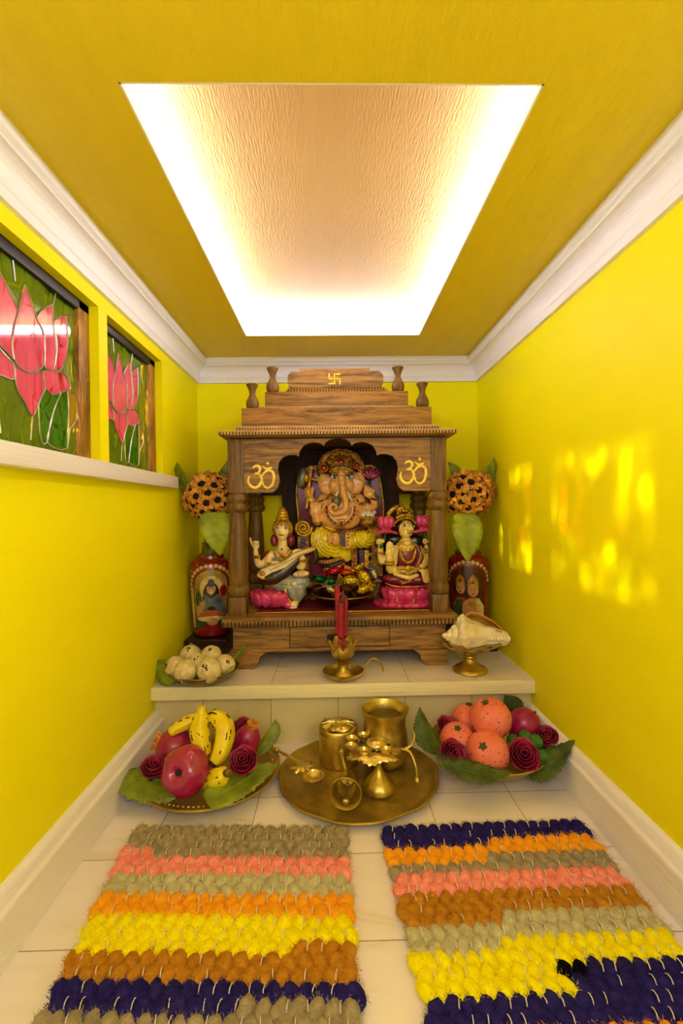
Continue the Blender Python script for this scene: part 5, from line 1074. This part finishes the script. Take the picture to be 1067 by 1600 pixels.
def banana(name, pts, rr, label, spots, stem=True, tip=True):
    P0 = Vector(pts[len(pts)//2]); o = thing(name, P0, label, 'banana', 'bananas on the left plate'); Q = [Vector(p)-P0 for p in pts]; P = spline(Q, 8); n = len(P)
    R = []
    for i in range(n):
        t = i/(n-1); q = math.sin(PI*min(1, max(0, 0.06+0.88*t)))**0.45; R.append(rr*q*(1 if 0.0 < t < 1 else 0.6))
    b = MB(); rnd = random.Random(spots); sides = 24; v = []; f = []
    tprev = None; a = None; fr = []
    for i in range(n):
        t = (P[min(i+1, n-1)]-P[max(i-1, 0)]).normalized()
        if a is None: a = t.cross(Vector((0, 1, 0.2))).normalized()
        a = (a-t*a.dot(t)).normalized(); c = t.cross(a); fr.append((a, c))
        for k in range(sides):
            an = 2*PI*k/sides; rad = R[i]*(1+0.06*math.cos(5*an)); v.append(P[i]+a*rad*math.cos(an)+c*rad*math.sin(an))
    for i in range(n-1):
        for k in range(sides): k2 = (k+1) % sides; f.append((i*sides+k, i*sides+k2, (i+1)*sides+k2, (i+1)*sides+k))
    f.append(tuple(range(sides))); f.append(tuple((n-1)*sides+k for k in range(sides))); b.add(v, f); b.build('peel', banm, o, auto=70)
    b = MB()
    for k in range(spots):                                   # brown flecks and ridge lines lying in the peel
        i = rnd.randrange(2, n-3); an = rnd.uniform(0, 2*PI); m = rnd.choice((1, 1, 2, 4)); A = []
        for j in range(m+1):
            ii = min(n-2, i+j); a, c = fr[ii]; an2 = an+rnd.uniform(-.08, .08); A.append(P[ii]+(a*math.cos(an2)+c*math.sin(an2))*R[ii]*1.005)
        b.tube(A, [0.0022]*len(A), 6)
    b.build('brown_flecks', bans, o)
    if stem: b = MB(); d = (P[0]-P[2]).normalized(); b.tube([P[1], P[0]+d*0.010, P[0]+d*0.022], [rr*0.55, rr*0.38, rr*0.42], 12); b.build('stem_end', banm if not tip == 2 else bane, o)
    if tip: b = MB(); d = (P[-1]-P[-3]).normalized(); b.tube([P[-1]-d*0.004, P[-1]+d*0.010], [rr*0.5, rr*0.3], 10); b.build('dark_tip', bans, o)
    return o
def Bp(l): return [atY(170+x/3.952, 1080+y/3.952, Y) for x, y, Y in l]
banana('banana', Bp([(372, 262, 1.66), (440, 215, 1.68), (520, 182, 1.70), (600, 165, 1.715), (660, 180, 1.72)]), 0.024, 'yellow banana lying across the back of the bunch, pointing left', 26, stem=False)
banana('banana', Bp([(572, 130, 1.66), (566, 190, 1.655), (560, 250, 1.65), (575, 320, 1.64), (600, 400, 1.63)]), 0.034, 'upright yellow banana with its stem up, middle of the bunch', 34, tip=False)
banana('banana', Bp([(600, 158, 1.69), (665, 165, 1.675), (712, 220, 1.655), (712, 300, 1.635), (685, 385, 1.615), (645, 445, 1.60)]), 0.034, 'fat curved yellow banana, right side of the bunch', 44, stem=False)
o = banana('banana', Bp([(600, 575, 1.60), (640, 555, 1.585), (690, 525, 1.57), (725, 510, 1.56)]), 0.034, 'stubby cut yellow banana end at the bottom right of the apple', 14, stem=False, tip=False)
b = MB(); q = atY(170+735/3.952, 1080+505/3.952, 1.55)-o.location; b.ball(q, (0.017, 0.01, 0.014), 12, 8); b.build('cut_end', bane, o)
GR_L = 'crimson roses on the left plate'; GR_R = 'crimson roses in the right bowl'
rose(240, 1200, 1.60, 0.046, 'crimson rose at the left edge of the left plate, beside the apple', (30, 35), 1, GR_L)
rose(381, 1190, 1.60, 0.052, 'open crimson rose at the front right of the left plate', (42, -5), 2, GR_L)
rose(380, 1139, 1.80, 0.045, 'crimson rose behind the upright pomegranate on the left plate', (35, 0), 3, GR_L)
b = None

# ------------------------------------------------------------------ fruit bowl, right
bc = (0.588, 1.775, 0.001)
open_dish('metal_bowl', bc, 0.222, 0.088, 'deep yellow brass bowl of oranges and roses, right on the floor', goldplate, flatr=0.38)
leafr = 'dark leaves lining the right fruit bowl'
def Rp(x, y, Y): return atY(640+x/3.952, 1070+y/3.952, Y)
loose_leaf('green_leaf', 'tall dark green leaf at the left end of the right fruit bowl', leafr, Rp(190, 440, 1.66), Rp(62, 138, 1.76), (0.9, 0.1, -0.3), 0.125, (-0.01, 0, -0.02), leafd, n=28)
loose_leaf('green_leaf', 'dark green leaf tip behind the top orange of the right fruit bowl', leafr, Rp(680, 190, 1.93), Rp(585, 65, 1.93), (0.7, 0, 0.6), 0.09, (0, 0, 0.005), leafd, n=22)
loose_leaf('green_leaf', 'long dark green leaf along the front rim of the right fruit bowl', leafr, Rp(165, 455, 1.60), Rp(645, 540, 1.565), (0, 0.9, 0.35), 0.10, (0.0, -0.035, -0.008), leafd, n=34)
loose_leaf('green_leaf', 'pointed green leaf sticking out of the right fruit bowl towards the wall', leafr, Rp(730, 540, 1.60), Rp(1022, 334, 1.62), (0.1, 0.95, 0.3), 0.13, (0, -0.01, -0.018), leafd, n=30)
orm = mat('coral_orange_peel', '#F58C70', 0.5, col2='#E0684E', vscale=12, bump=0.25, bscale=60, sss=0.05); holem = mat('dark_red_pore', '#7A1418', 0.8)
OR = [(766.5, 1122, 1.74, 0.077, (-0.35, -0.2, 0.9), 'biggest coral orange, topmost of the heap in the right bowl'), (761.5, 1175, 1.655, 0.076, (-0.42, -0.62, 0.6), 'coral orange with a green star stem, front of the right bowl'),
      (715, 1156, 1.745, 0.066, (-0.1, -0.4, 0.9), 'coral orange at the left of the heap, behind a rose in the right bowl'), (733, 1126, 1.86, 0.070, (0, 0, 1), 'coral orange mostly hidden behind the biggest one in the right bowl')]
for i, (px, py, Y, r, ax_, lab) in enumerate(OR):
    p = atY(px, py, Y); o = thing('orange', p, lab, 'orange', 'coral oranges in the right bowl'); ax_ = Vector(ax_).normalized(); rnd = random.Random(40+i); off = Vector((i*5.3, 0, 0))
    pores = []
    while len(pores) < 70:
        d = Vector((rnd.gauss(0, 1), rnd.gauss(0, 1), rnd.gauss(0, 1))).normalized()
        if all((d-q).length > 0.16 for q in pores): pores.append(d)
    def fn(d): return 1+0.012*noise.noise(d*3+off)-0.10*math.exp(-((d-ax_).length/0.16)**2)
    b = MB(); b.ball((0, 0, 0), (r, r, r*0.97), 40, 30, fun=fn); b.build('peel', orm, o, auto=90)
    b = MB()
    for d in pores: b.ball(Vector((d.x, d.y, d.z*0.97))*r*fn(d)*0.992, r*rnd.choice((0.030, 0.038, 0.026)), 8, 5)
    b.build('pores', holem, o)
    b = MB(); R = ax_.to_track_quat('Z', 'Y').to_matrix()
    for k in range(5): a = 2*PI*k/5; b.tube([R @ Vector((0, 0, r*0.90)), R @ Vector((r*0.10*math.cos(a), r*0.10*math.sin(a), r*0.955)), R @ Vector((r*0.21*math.cos(a), r*0.21*math.sin(a), r*0.96))], [0.005, 0.0055, 0.0015], 6)
    b.ball(R @ Vector((0, 0, r*0.93)), 0.007, 8, 6); b.build('green_calyx', leafd, o)
o = apple('mango', 818, 1133, 1.80, 0.062, 'smooth crimson mango at the back right of the right fruit bowl', 20, pomm, dimple=0.1, squash=1.12, rz=20); o.rotation_euler = (0.2, 0.6, 0)
b = MB(); b.tube([(0, 0, 0.062), (0.002, 0, 0.075)], 0.004, 8); b.build('stem', mat('brown_fruit_stem', '#4A2C14', 0.8), o)
grm = mat('mossy_green_grape', '#4E8A1C', 0.75, col2='#2E6412', vscale=30, bump=0.6, bscale=120)
o = thing('grape_bunch', atY(825, 1165, 1.68), 'small bunch of fuzzy green grapes between the roses in the right bowl', 'grapes')
GP = [(640, 345, 1.70, 40), (712, 322, 1.70, 40), (778, 352, 1.68, 44), (818, 440, 1.64, 40), (740, 378, 1.66, 36), (612, 392, 1.66, 34), (665, 385, 1.68, 30), (760, 425, 1.66, 34)]
for x, y, Y, rr in GP:
    q = Rp(x, y, Y)-o.location; b = MB(); b.ball((0, 0, 0), rr/3.952*Y/720, 16, 12, fun=lambda d: 1+0.05*noise.noise(d*3)); g_ = b.build('grape', grm, o, auto=90); g_.location = q
b = MB(); qs = [Rp(x, y, Y+0.02)-o.location for x, y, Y, rr in GP]; c0 = sum(qs, Vector())/len(qs)
for q in qs: b.tube([c0, q], 0.0025, 5)
b.build('stalk', stemm, o)
rose(700, 1137, 1.80, 0.050, 'crimson rosebud at the far left of the right bowl, behind the oranges', (25, 20), 11, GR_R)
rose(707, 1178, 1.625, 0.052, 'spiral crimson rose at the front left of the right bowl', (52, 10), 12, GR_R)
rose(818, 1181, 1.625, 0.058, 'largest crimson rose, front right of the right bowl', (44, -12), 13, GR_R)
rose(853, 1152, 1.72, 0.046, 'crimson rose nearest the right wall in the right bowl', (30, -35), 14, GR_R)

# ------------------------------------------------------------------ brass tray and its vessels
tc = (0.080, 1.698, 0.001)
TR = open_dish('brass_tray', tc, 0.276, 0.026, 'wide hammered brass tray of worship vessels in the middle of the floor', brassd, flatr=0.86, wob=0.012, seg=96)
TR.scale = (1.06, 1, 1); zt = 0.0075
o = thing('brass_canister', (0.010, 1.825, zt), 'brass cylinder canister with a leaf on its lid, back left of the tray', 'canister')
b = MB(); b.lathe([(0, 0), (0.074, 0), (0.077, 0.003), (0.077, 0.112), (0.0745, 0.114), (0.0745, 0.117), (0, 0.117)], 44); b.build('body', brass, o)
b = MB(); b.lathe([(0.074, 0.1155), (0.0775, 0.117), (0.0775, 0.134), (0.074, 0.139), (0.03, 0.141), (0, 0.141)], 44); lid = b.build('lid', brass, o)
b = MB(); n = 44; rim = []
for k in range(n):
    a = 2*PI*k/n; rr = 0.070*(0.80+0.20*abs(math.cos(3.5*a+0.4)))*(1.0 if k % 2 else 0.93); rim.append((rr*math.cos(a)*1.08, rr*math.sin(a), 0.143+0.004*math.sin(6*a)))
v = [(0, 0, 0.152)]+[(x*0.5, y*0.5, 0.151+0.002*math.sin(k*2.1)) for k, (x, y, z) in enumerate(rim)]+rim
f = [(0, 1+k, 1+(k+1) % n) for k in range(n)]+[(1+k, 1+n+k, 1+n+(k+1) % n, 1+(k+1) % n) for k in range(n)]
b.add(v, f)
for k in range(14): a = 2*PI*k/14; b.tube([(0.01*math.cos(a), 0.01*math.sin(a), 0.153), (0.036*math.cos(a), 0.034*math.sin(a), 0.154), (0.064*math.cos(a), 0.06*math.sin(a), 0.147)], [0.003, 0.0026, 0.0015], 6)
b.ball((0, 0, 0.153), (0.012, 0.012, 0.006), 12, 8)
solid(b.build('leaf_ornament', brassb, lid), 0.002, 0)
o = thing('brass_tumbler', (0.193, 1.805, zt), 'open flared brass tumbler of water, back right of the tray', 'tumbler')
b = MB(); b.lathe([(0, 0), (0.060, 0), (0.076, 0.008), (0.086, 0.030), (0.090, 0.060), (0.088, 0.100), (0.083, 0.140), (0.080, 0.165), (0.083, 0.188), (0.093, 0.208), (0.0945, 0.2125), (0.089, 0.2125), (0.078, 0.190), (0.075, 0.165), (0.078, 0.14), (0.083, 0.10), (0.084, 0.06), (0.05, 0.010), (0, 0.008)], 56); b.build('body', brass, o)
b = MB(); b.lathe([(0.0, 0.176), (0.0745, 0.176), (0.0755, 0.170), (0.0, 0.170)], 40); b.build('water', mat('dark_water', '#5A4A18', 0.05, metal=0.3, bump=0.02), o)
# multi-cup oil lamp: cups on an openwork leaf, domed foot, long curved handle
o = thing('brass_oil_lamp', (0.150, 1.625, zt), 'brass oil lamp with small cups on a leafy top over a teardrop foot', 'lamp')
b = MB(); b.lathe([(0, 0), (0.050, 0), (0.058, 0.005), (0.060, 0.014), (0.055, 0.026), (0.043, 0.040), (0.029, 0.054), (0.018, 0.068), (0.011, 0.085), (0.008, 0.105), (0.010, 0.115), (0, 0.118)], 36, rfun=lambda a, i, r, z: (r*(1+0.02*math.cos(10*a)), z)); b.build('foot', brass, o)
b = MB(); n = 60; rim = []; hx, hy, hz = -0.015, 0.04, 0.116
for k in range(n):
    a = 2*PI*k/n; sq = 1/max(abs(math.cos(a)), abs(math.sin(a)))**0.55; rr = 0.083*sq*(1+0.10*math.cos(7*a))*(1.05 if k % 2 else 0.93); rim.append((hx+rr*math.cos(a)*1.12, hy+rr*math.sin(a), hz+0.006*math.sin(5*a)))
mid = [(hx+(x-hx)*0.45, hy+(y-hy)*0.45, hz+0.006) for x, y, z in rim]
v = mid+rim; f = [(k, n+k, n+(k+1) % n, (k+1) % n) for k in range(n)]+[tuple(range(n))]; b.add(v, f); solid(b.build('leafy_plate', brassb, o), 0.004, 0)
for (x, y, r) in ((-0.075, 0.075, 0.022), (-0.080, 0.022, 0.022), (-0.035, -0.015, 0.022), (0.045, -0.015, 0.023), (-0.03, 0.098, 0.022)):
    b = MB(); b.lathe([(0, 0), (r*0.6, 0.001), (r*0.95, 0.008), (r*1.05, 0.016), (r*0.92, 0.016), (r*0.7, 0.006), (0, 0.004)], 20, (hx+x, hy+y-0.01, hz+0.004)); b.build('oil_cup', brassb, o)
b = MB(); b.ball((hx+0.015, hy+0.03, hz+0.012), (0.042, 0.040, 0.022), 24, 14); b.build('centre_boss', brassb, o)
b = MB()
for x, y in ((-0.045, 0.05), (-0.05, 0.005), (0.0, -0.015), (0.02, -0.02), (0.062, 0.03)): b.ball((hx+x*0.9, hy+y, hz+0.008), (0.010, 0.008, 0.003), 8, 6)
b.build('openwork_holes', mat('dark_opening', '#1E1606', 0.8), o)
b = MB(); b.tube(spline([(0.055, 0.050, 0.118), (0.10, 0.06, 0.112), (0.128, 0.065, 0.125), (0.140, 0.07, 0.150), (0.138, 0.075, 0.168)], 5), [0.006]*10+[0.007]*11, 10, flat=0.7); b.tube(spline([(0.09, 0.057, 0.113), (0.118, 0.045, 0.108), (0.134, 0.02, 0.075), (0.138, 0.01, 0.035)], 5), 0.0058, 10); b.ball((0.138, 0.008, 0.026), 0.011, 12, 8); b.build('handle', brass, o)
# bell lying on its side, mouth to the room
o = thing('brass_bell', (0.030, 1.515, zt), 'brass hand bell lying on its side with its mouth facing out, front of the tray', 'bell')
R = Vector((-0.10, -1, 0.03)).normalized().to_track_quat('Z', 'Y').to_matrix().to_4x4(); T = Matrix.Translation((0.0, 0, 0.056)) @ R
b = MB(); b.M = T; b.lathe([(0.0, -0.115), (0.014, -0.114), (0.022, -0.108), (0.030, -0.095), (0.033, -0.075), (0.036, -0.045), (0.041, -0.020), (0.050, -0.004), (0.054, 0.0), (0.052, 0.003), (0.047, -0.003), (0.038, -0.02), (0.033, -0.045), (0.030, -0.075), (0.024, -0.096), (0, -0.104)], 44); b.build('bell_body', brass, o)
b = MB(); b.M = T; b.tube([(0, 0, -0.10), (0.002, -0.012, -0.05), (0.0, -0.022, -0.012)], 0.003, 8); b.ball((0, -0.024, -0.006), (0.011, 0.011, 0.014), 14, 10); b.ball((0.001, -0.006, -0.072), (0.006, 0.006, 0.010), 10, 8); b.build('clapper', brassb, o)
b = MB(); b.M = T; b.tube(spline([(0, 0, -0.112), (-0.012, 0.014, -0.135), (-0.022, 0.03, -0.17), (-0.028, 0.036, -0.195)], 5), 0.0095, 12); b.ball((-0.029, 0.037, -0.2), 0.013, 12, 8); b.build('handle', brass, o)
# leaf spoon resting across the left rim
o = thing('brass_spoon', atY(488, 1217, 1.655), 'small brass spoon with a leaf at its neck, on the left side of the tray', 'spoon')
L0 = o.location
b = MB(); b.lathe([(0, -0.012), (0.022, -0.009), (0.036, 0.0), (0.042, 0.012), (0.043, 0.014), (0.039, 0.013), (0.033, 0.003), (0.02, -0.005), (0, -0.007)], 32); b.build('bowl', brassb, o)
b = MB(); n = 36; rim = []
for k in range(n): a = 2*PI*k/n; rr = 0.048*(0.72+0.28*math.cos(4.5*a)**2)*(1.08 if k % 2 else 0.92); rim.append((-0.042+rr*math.cos(a), 0.048+rr*math.sin(a)*1.0, 0.020+0.004*math.sin(4*a)))
b.add([(-0.042, 0.048, 0.026)]+rim, [(0, 1+k, 1+(k+1) % n) for k in range(n)]); solid(b.build('leaf_ornament', brassb, o), 0.003, 0)
e = atY(432, 1172, 1.80)-L0
b = MB(); b.tube([(-0.04, 0.045, 0.022), Vector((-0.04, 0.045, 0.022)).lerp(e, 0.5)+Vector((0, 0, 0.006)), e], [0.009, 0.0075, 0.006], 10, flat=0.6); b.ball(e, 0.011, 12, 8); b.build('handle', brass, o)
# ------------------------------------------------------------------ chunky striped wool rugs
def wool(name, c, c2):
    m = mat(name, c, 0.95, col2=c2, vscale=55, bump=0.5, bscale=160, spec=0.1); b = m.node_tree.nodes['Principled BSDF']; b.inputs['Sheen Weight'].default_value = 0.35; b.inputs['Sheen Roughness'].default_value = 0.5
    b.inputs['Sheen Tint'].default_value = c4(hexc(c)); return m
WOOL = {'grey': wool('grey_brown_wool', '#B0A284', '#8C7E64'), 'pink': wool('salmon_pink_wool', '#FFA89C', '#F08070'), 'pale': wool('pale_sage_wool', '#D0CAA4', '#B0A882'), 'orange': wool('orange_wool', '#FFB428', '#F09A10'),
        'yellow': wool('yellow_wool', '#FFF40C', '#F2DE00'), 'brown': wool('ochre_brown_wool', '#CC8E28', '#AA6E14'), 'navy': wool('navy_wool', '#30287C', '#1E1858'), 'black': wool('black_wool', '#0C0A10', '#000004')}
KEYS = list(WOOL); WM = [WOOL[k] for k in KEYS]; thread = mat('white_cotton_thread', '#EEE8D6', 0.8, var=0.05)
def rug(label, corner_l, corner_r, slope_l, slope_r, rows, seed, y_end):
    """corners at the far edge; rows run towards the viewer; slope = sideways drift of each edge per unit of depth"""
    rnd = random.Random(seed); o = thing('striped_wool_rug', ((corner_l[0]+corner_r[0])/2, (corner_l[1]+corner_r[1])/2, 0.001), label, 'rug'); T = Matrix.Translation(-o.location)
    b = MB(); b.M = T; fz = MB(); fz.M = T; th = MB(); th.M = T; pitch = 0.0314; ncol = 18; i = 0
    und = []
    while True:
        y_off = i*pitch; yl = corner_l[1]-y_off; yr = corner_r[1]-y_off
        if min(yl, yr) < y_end: break
        xl = corner_l[0]+slope_l*y_off; xr = corner_r[0]+slope_r*y_off; xl += 0.004*math.sin(i*1.3); xr += 0.005*math.sin(i*1.7+1)
        und.append(((xl, yl), (xr, yr)))
        for j in range(ncol+1 if i % 2 else ncol):
            t = (j+(0.5 if i % 2 == 0 else 0.0))/ncol; t = min(0.985, max(0.015, t)); x = lerp(xl, xr, t); y = lerp(yl, yr, t)-pitch/2
            col = rows(i, t, rnd); mi = KEYS.index(col); w = (xr-xl)/ncol
            sx, sy, sz = w*0.66*rnd.uniform(0.92, 1.12), pitch*0.92*rnd.uniform(0.92, 1.12), 0.0170*rnd.uniform(0.9, 1.15); off = Vector((i*1.7, j*2.3, seed)); rz = rnd.uniform(-.2, .2)+(0.5 if i % 2 else -0.5)*0.7
            c = Vector((x, y, 0.014+rnd.uniform(-.0015, .002))); R = Matrix.Rotation(rz, 3, 'Z')
            b.ball(c, (sx, sy, sz), 14, 9, mi, R, lambda d: (1+0.10*noise.noise(d*2.4+off)+0.05*noise.noise(d*6+off))*(0.82+0.18*max(0, d.y)+0.1*max(0, -d.y)))
            for q in range(84):                                # loose fibres
                a = rnd.uniform(0, 2*PI); zz = rnd.uniform(0.0, 1.0); rr = math.sqrt(1-zz*zz); d = Vector((rr*math.cos(a), rr*math.sin(a), zz)); p = c+R @ Vector((d.x*sx*0.95, d.y*sy*0.95, d.z*sz*0.95))
                e = p+(d+Vector((rnd.uniform(-1, 1), rnd.uniform(-1, 1), rnd.uniform(-.4, .6)))*0.8).normalized()*rnd.uniform(0.004, 0.011); s_ = d.orthogonal().normalized()*0.00042
                m_ = p.lerp(e, 0.55)+Vector((rnd.uniform(-1, 1), rnd.uniform(-1, 1), 0.6))*0.0014
                fz.add([p-s_, p+s_, m_+s_, m_-s_, e], [(0, 1, 2, 3), (3, 2, 4)], mi)
            if rnd.random() < 0.5:
                xx = x+w*0.5+rnd.uniform(-.003, .003); sl = rnd.uniform(-0.006, 0.004)+(t-0.5)*-0.004
                if t < 0.97: th.tube([(xx, y+pitch*0.46, 0.024), (xx+sl*0.5, y+pitch*0.2, 0.0305), (xx+sl, y-pitch*0.1, 0.0305), (xx+sl*1.2, y-pitch*0.3, 0.024)], 0.00115, 5)
        i += 1
    u = MB(); u.M = T; u.add([(a[0][0]+0.01, a[0][1], 0.004) for a in und]+[(a[1][0]-0.01, a[1][1], 0.004) for a in und], [(k, k+1, len(und)+k+1, len(und)+k) for k in range(len(und)-1)]); solid(u.build('backing', WOOL['grey'], o), 0.005, 0)
    b.build('yarn_stitches', WM, o, auto=180); fz.build('fuzz', WM, o, smooth=False, kind='stuff'); th.build('white_stitching', thread, o, kind='stuff'); return o
def seq(bounds, jag):
    """bounds: [(colour, last row on the left, last row on the right)]"""
    def fn(i, t, rnd):
        for c, a, b_ in bounds:
            if i <= (a if t < jag.get(c, 0.55) else b_): return c
        return bounds[-1][0]
    return fn
pl = atZ(213, 1287, 0.032); pr = atZ(538, 1288, 0.032); ql = atZ(56, 1600, 0.032); qr = atZ(563, 1600, 0.032)
rowsL = seq([('grey', 2, 3), ('pink', 5, 5), ('pale', 7, 7), ('orange', 9, 9), ('yellow', 12, 11), ('brown', 14, 14), ('navy', 16, 15), ('grey', 18, 18), ('pink', 40, 40)], {'grey': 0.15, 'yellow': 0.78, 'navy': 0.6})
rug('wool rug on the left with a grey far edge and a broad yellow stripe', pl, pr, (ql.x-pl.x)/(pl.y-ql.y), (qr.x-pr.x)/(pr.y-qr.y), rowsL, 5, 0.78)
pl = atZ(597, 1287, 0.032); pr = atZ(904, 1277, 0.032); ql = atZ(676, 1600, 0.032); qr = atZ(1067, 1478, 0.032)
rowsR = seq([('navy', 2, 1), ('orange', 4, 3), ('grey', 5, 5), ('pink', 7, 7), ('brown', 10, 9), ('pale', 12, 11), ('yellow', 15, 13), ('navy', 17, 17), ('orange', 19, 19), ('grey', 40, 40)], {'navy': 0.5, 'orange': 0.45, 'brown': 0.4, 'pale': 0.35, 'yellow': 0.52})
def rowsR2(i, t, rnd):
    if i == 14 and 0.50 < t < 0.60: return 'black'
    return rowsR(i, t, rnd)
rug('wool rug on the right with a navy far edge and a navy band in front', pl, pr, (ql.x-pl.x)/(pl.y-ql.y), (qr.x-pr.x)/(pr.y-qr.y), rowsR2, 9, 0.78)
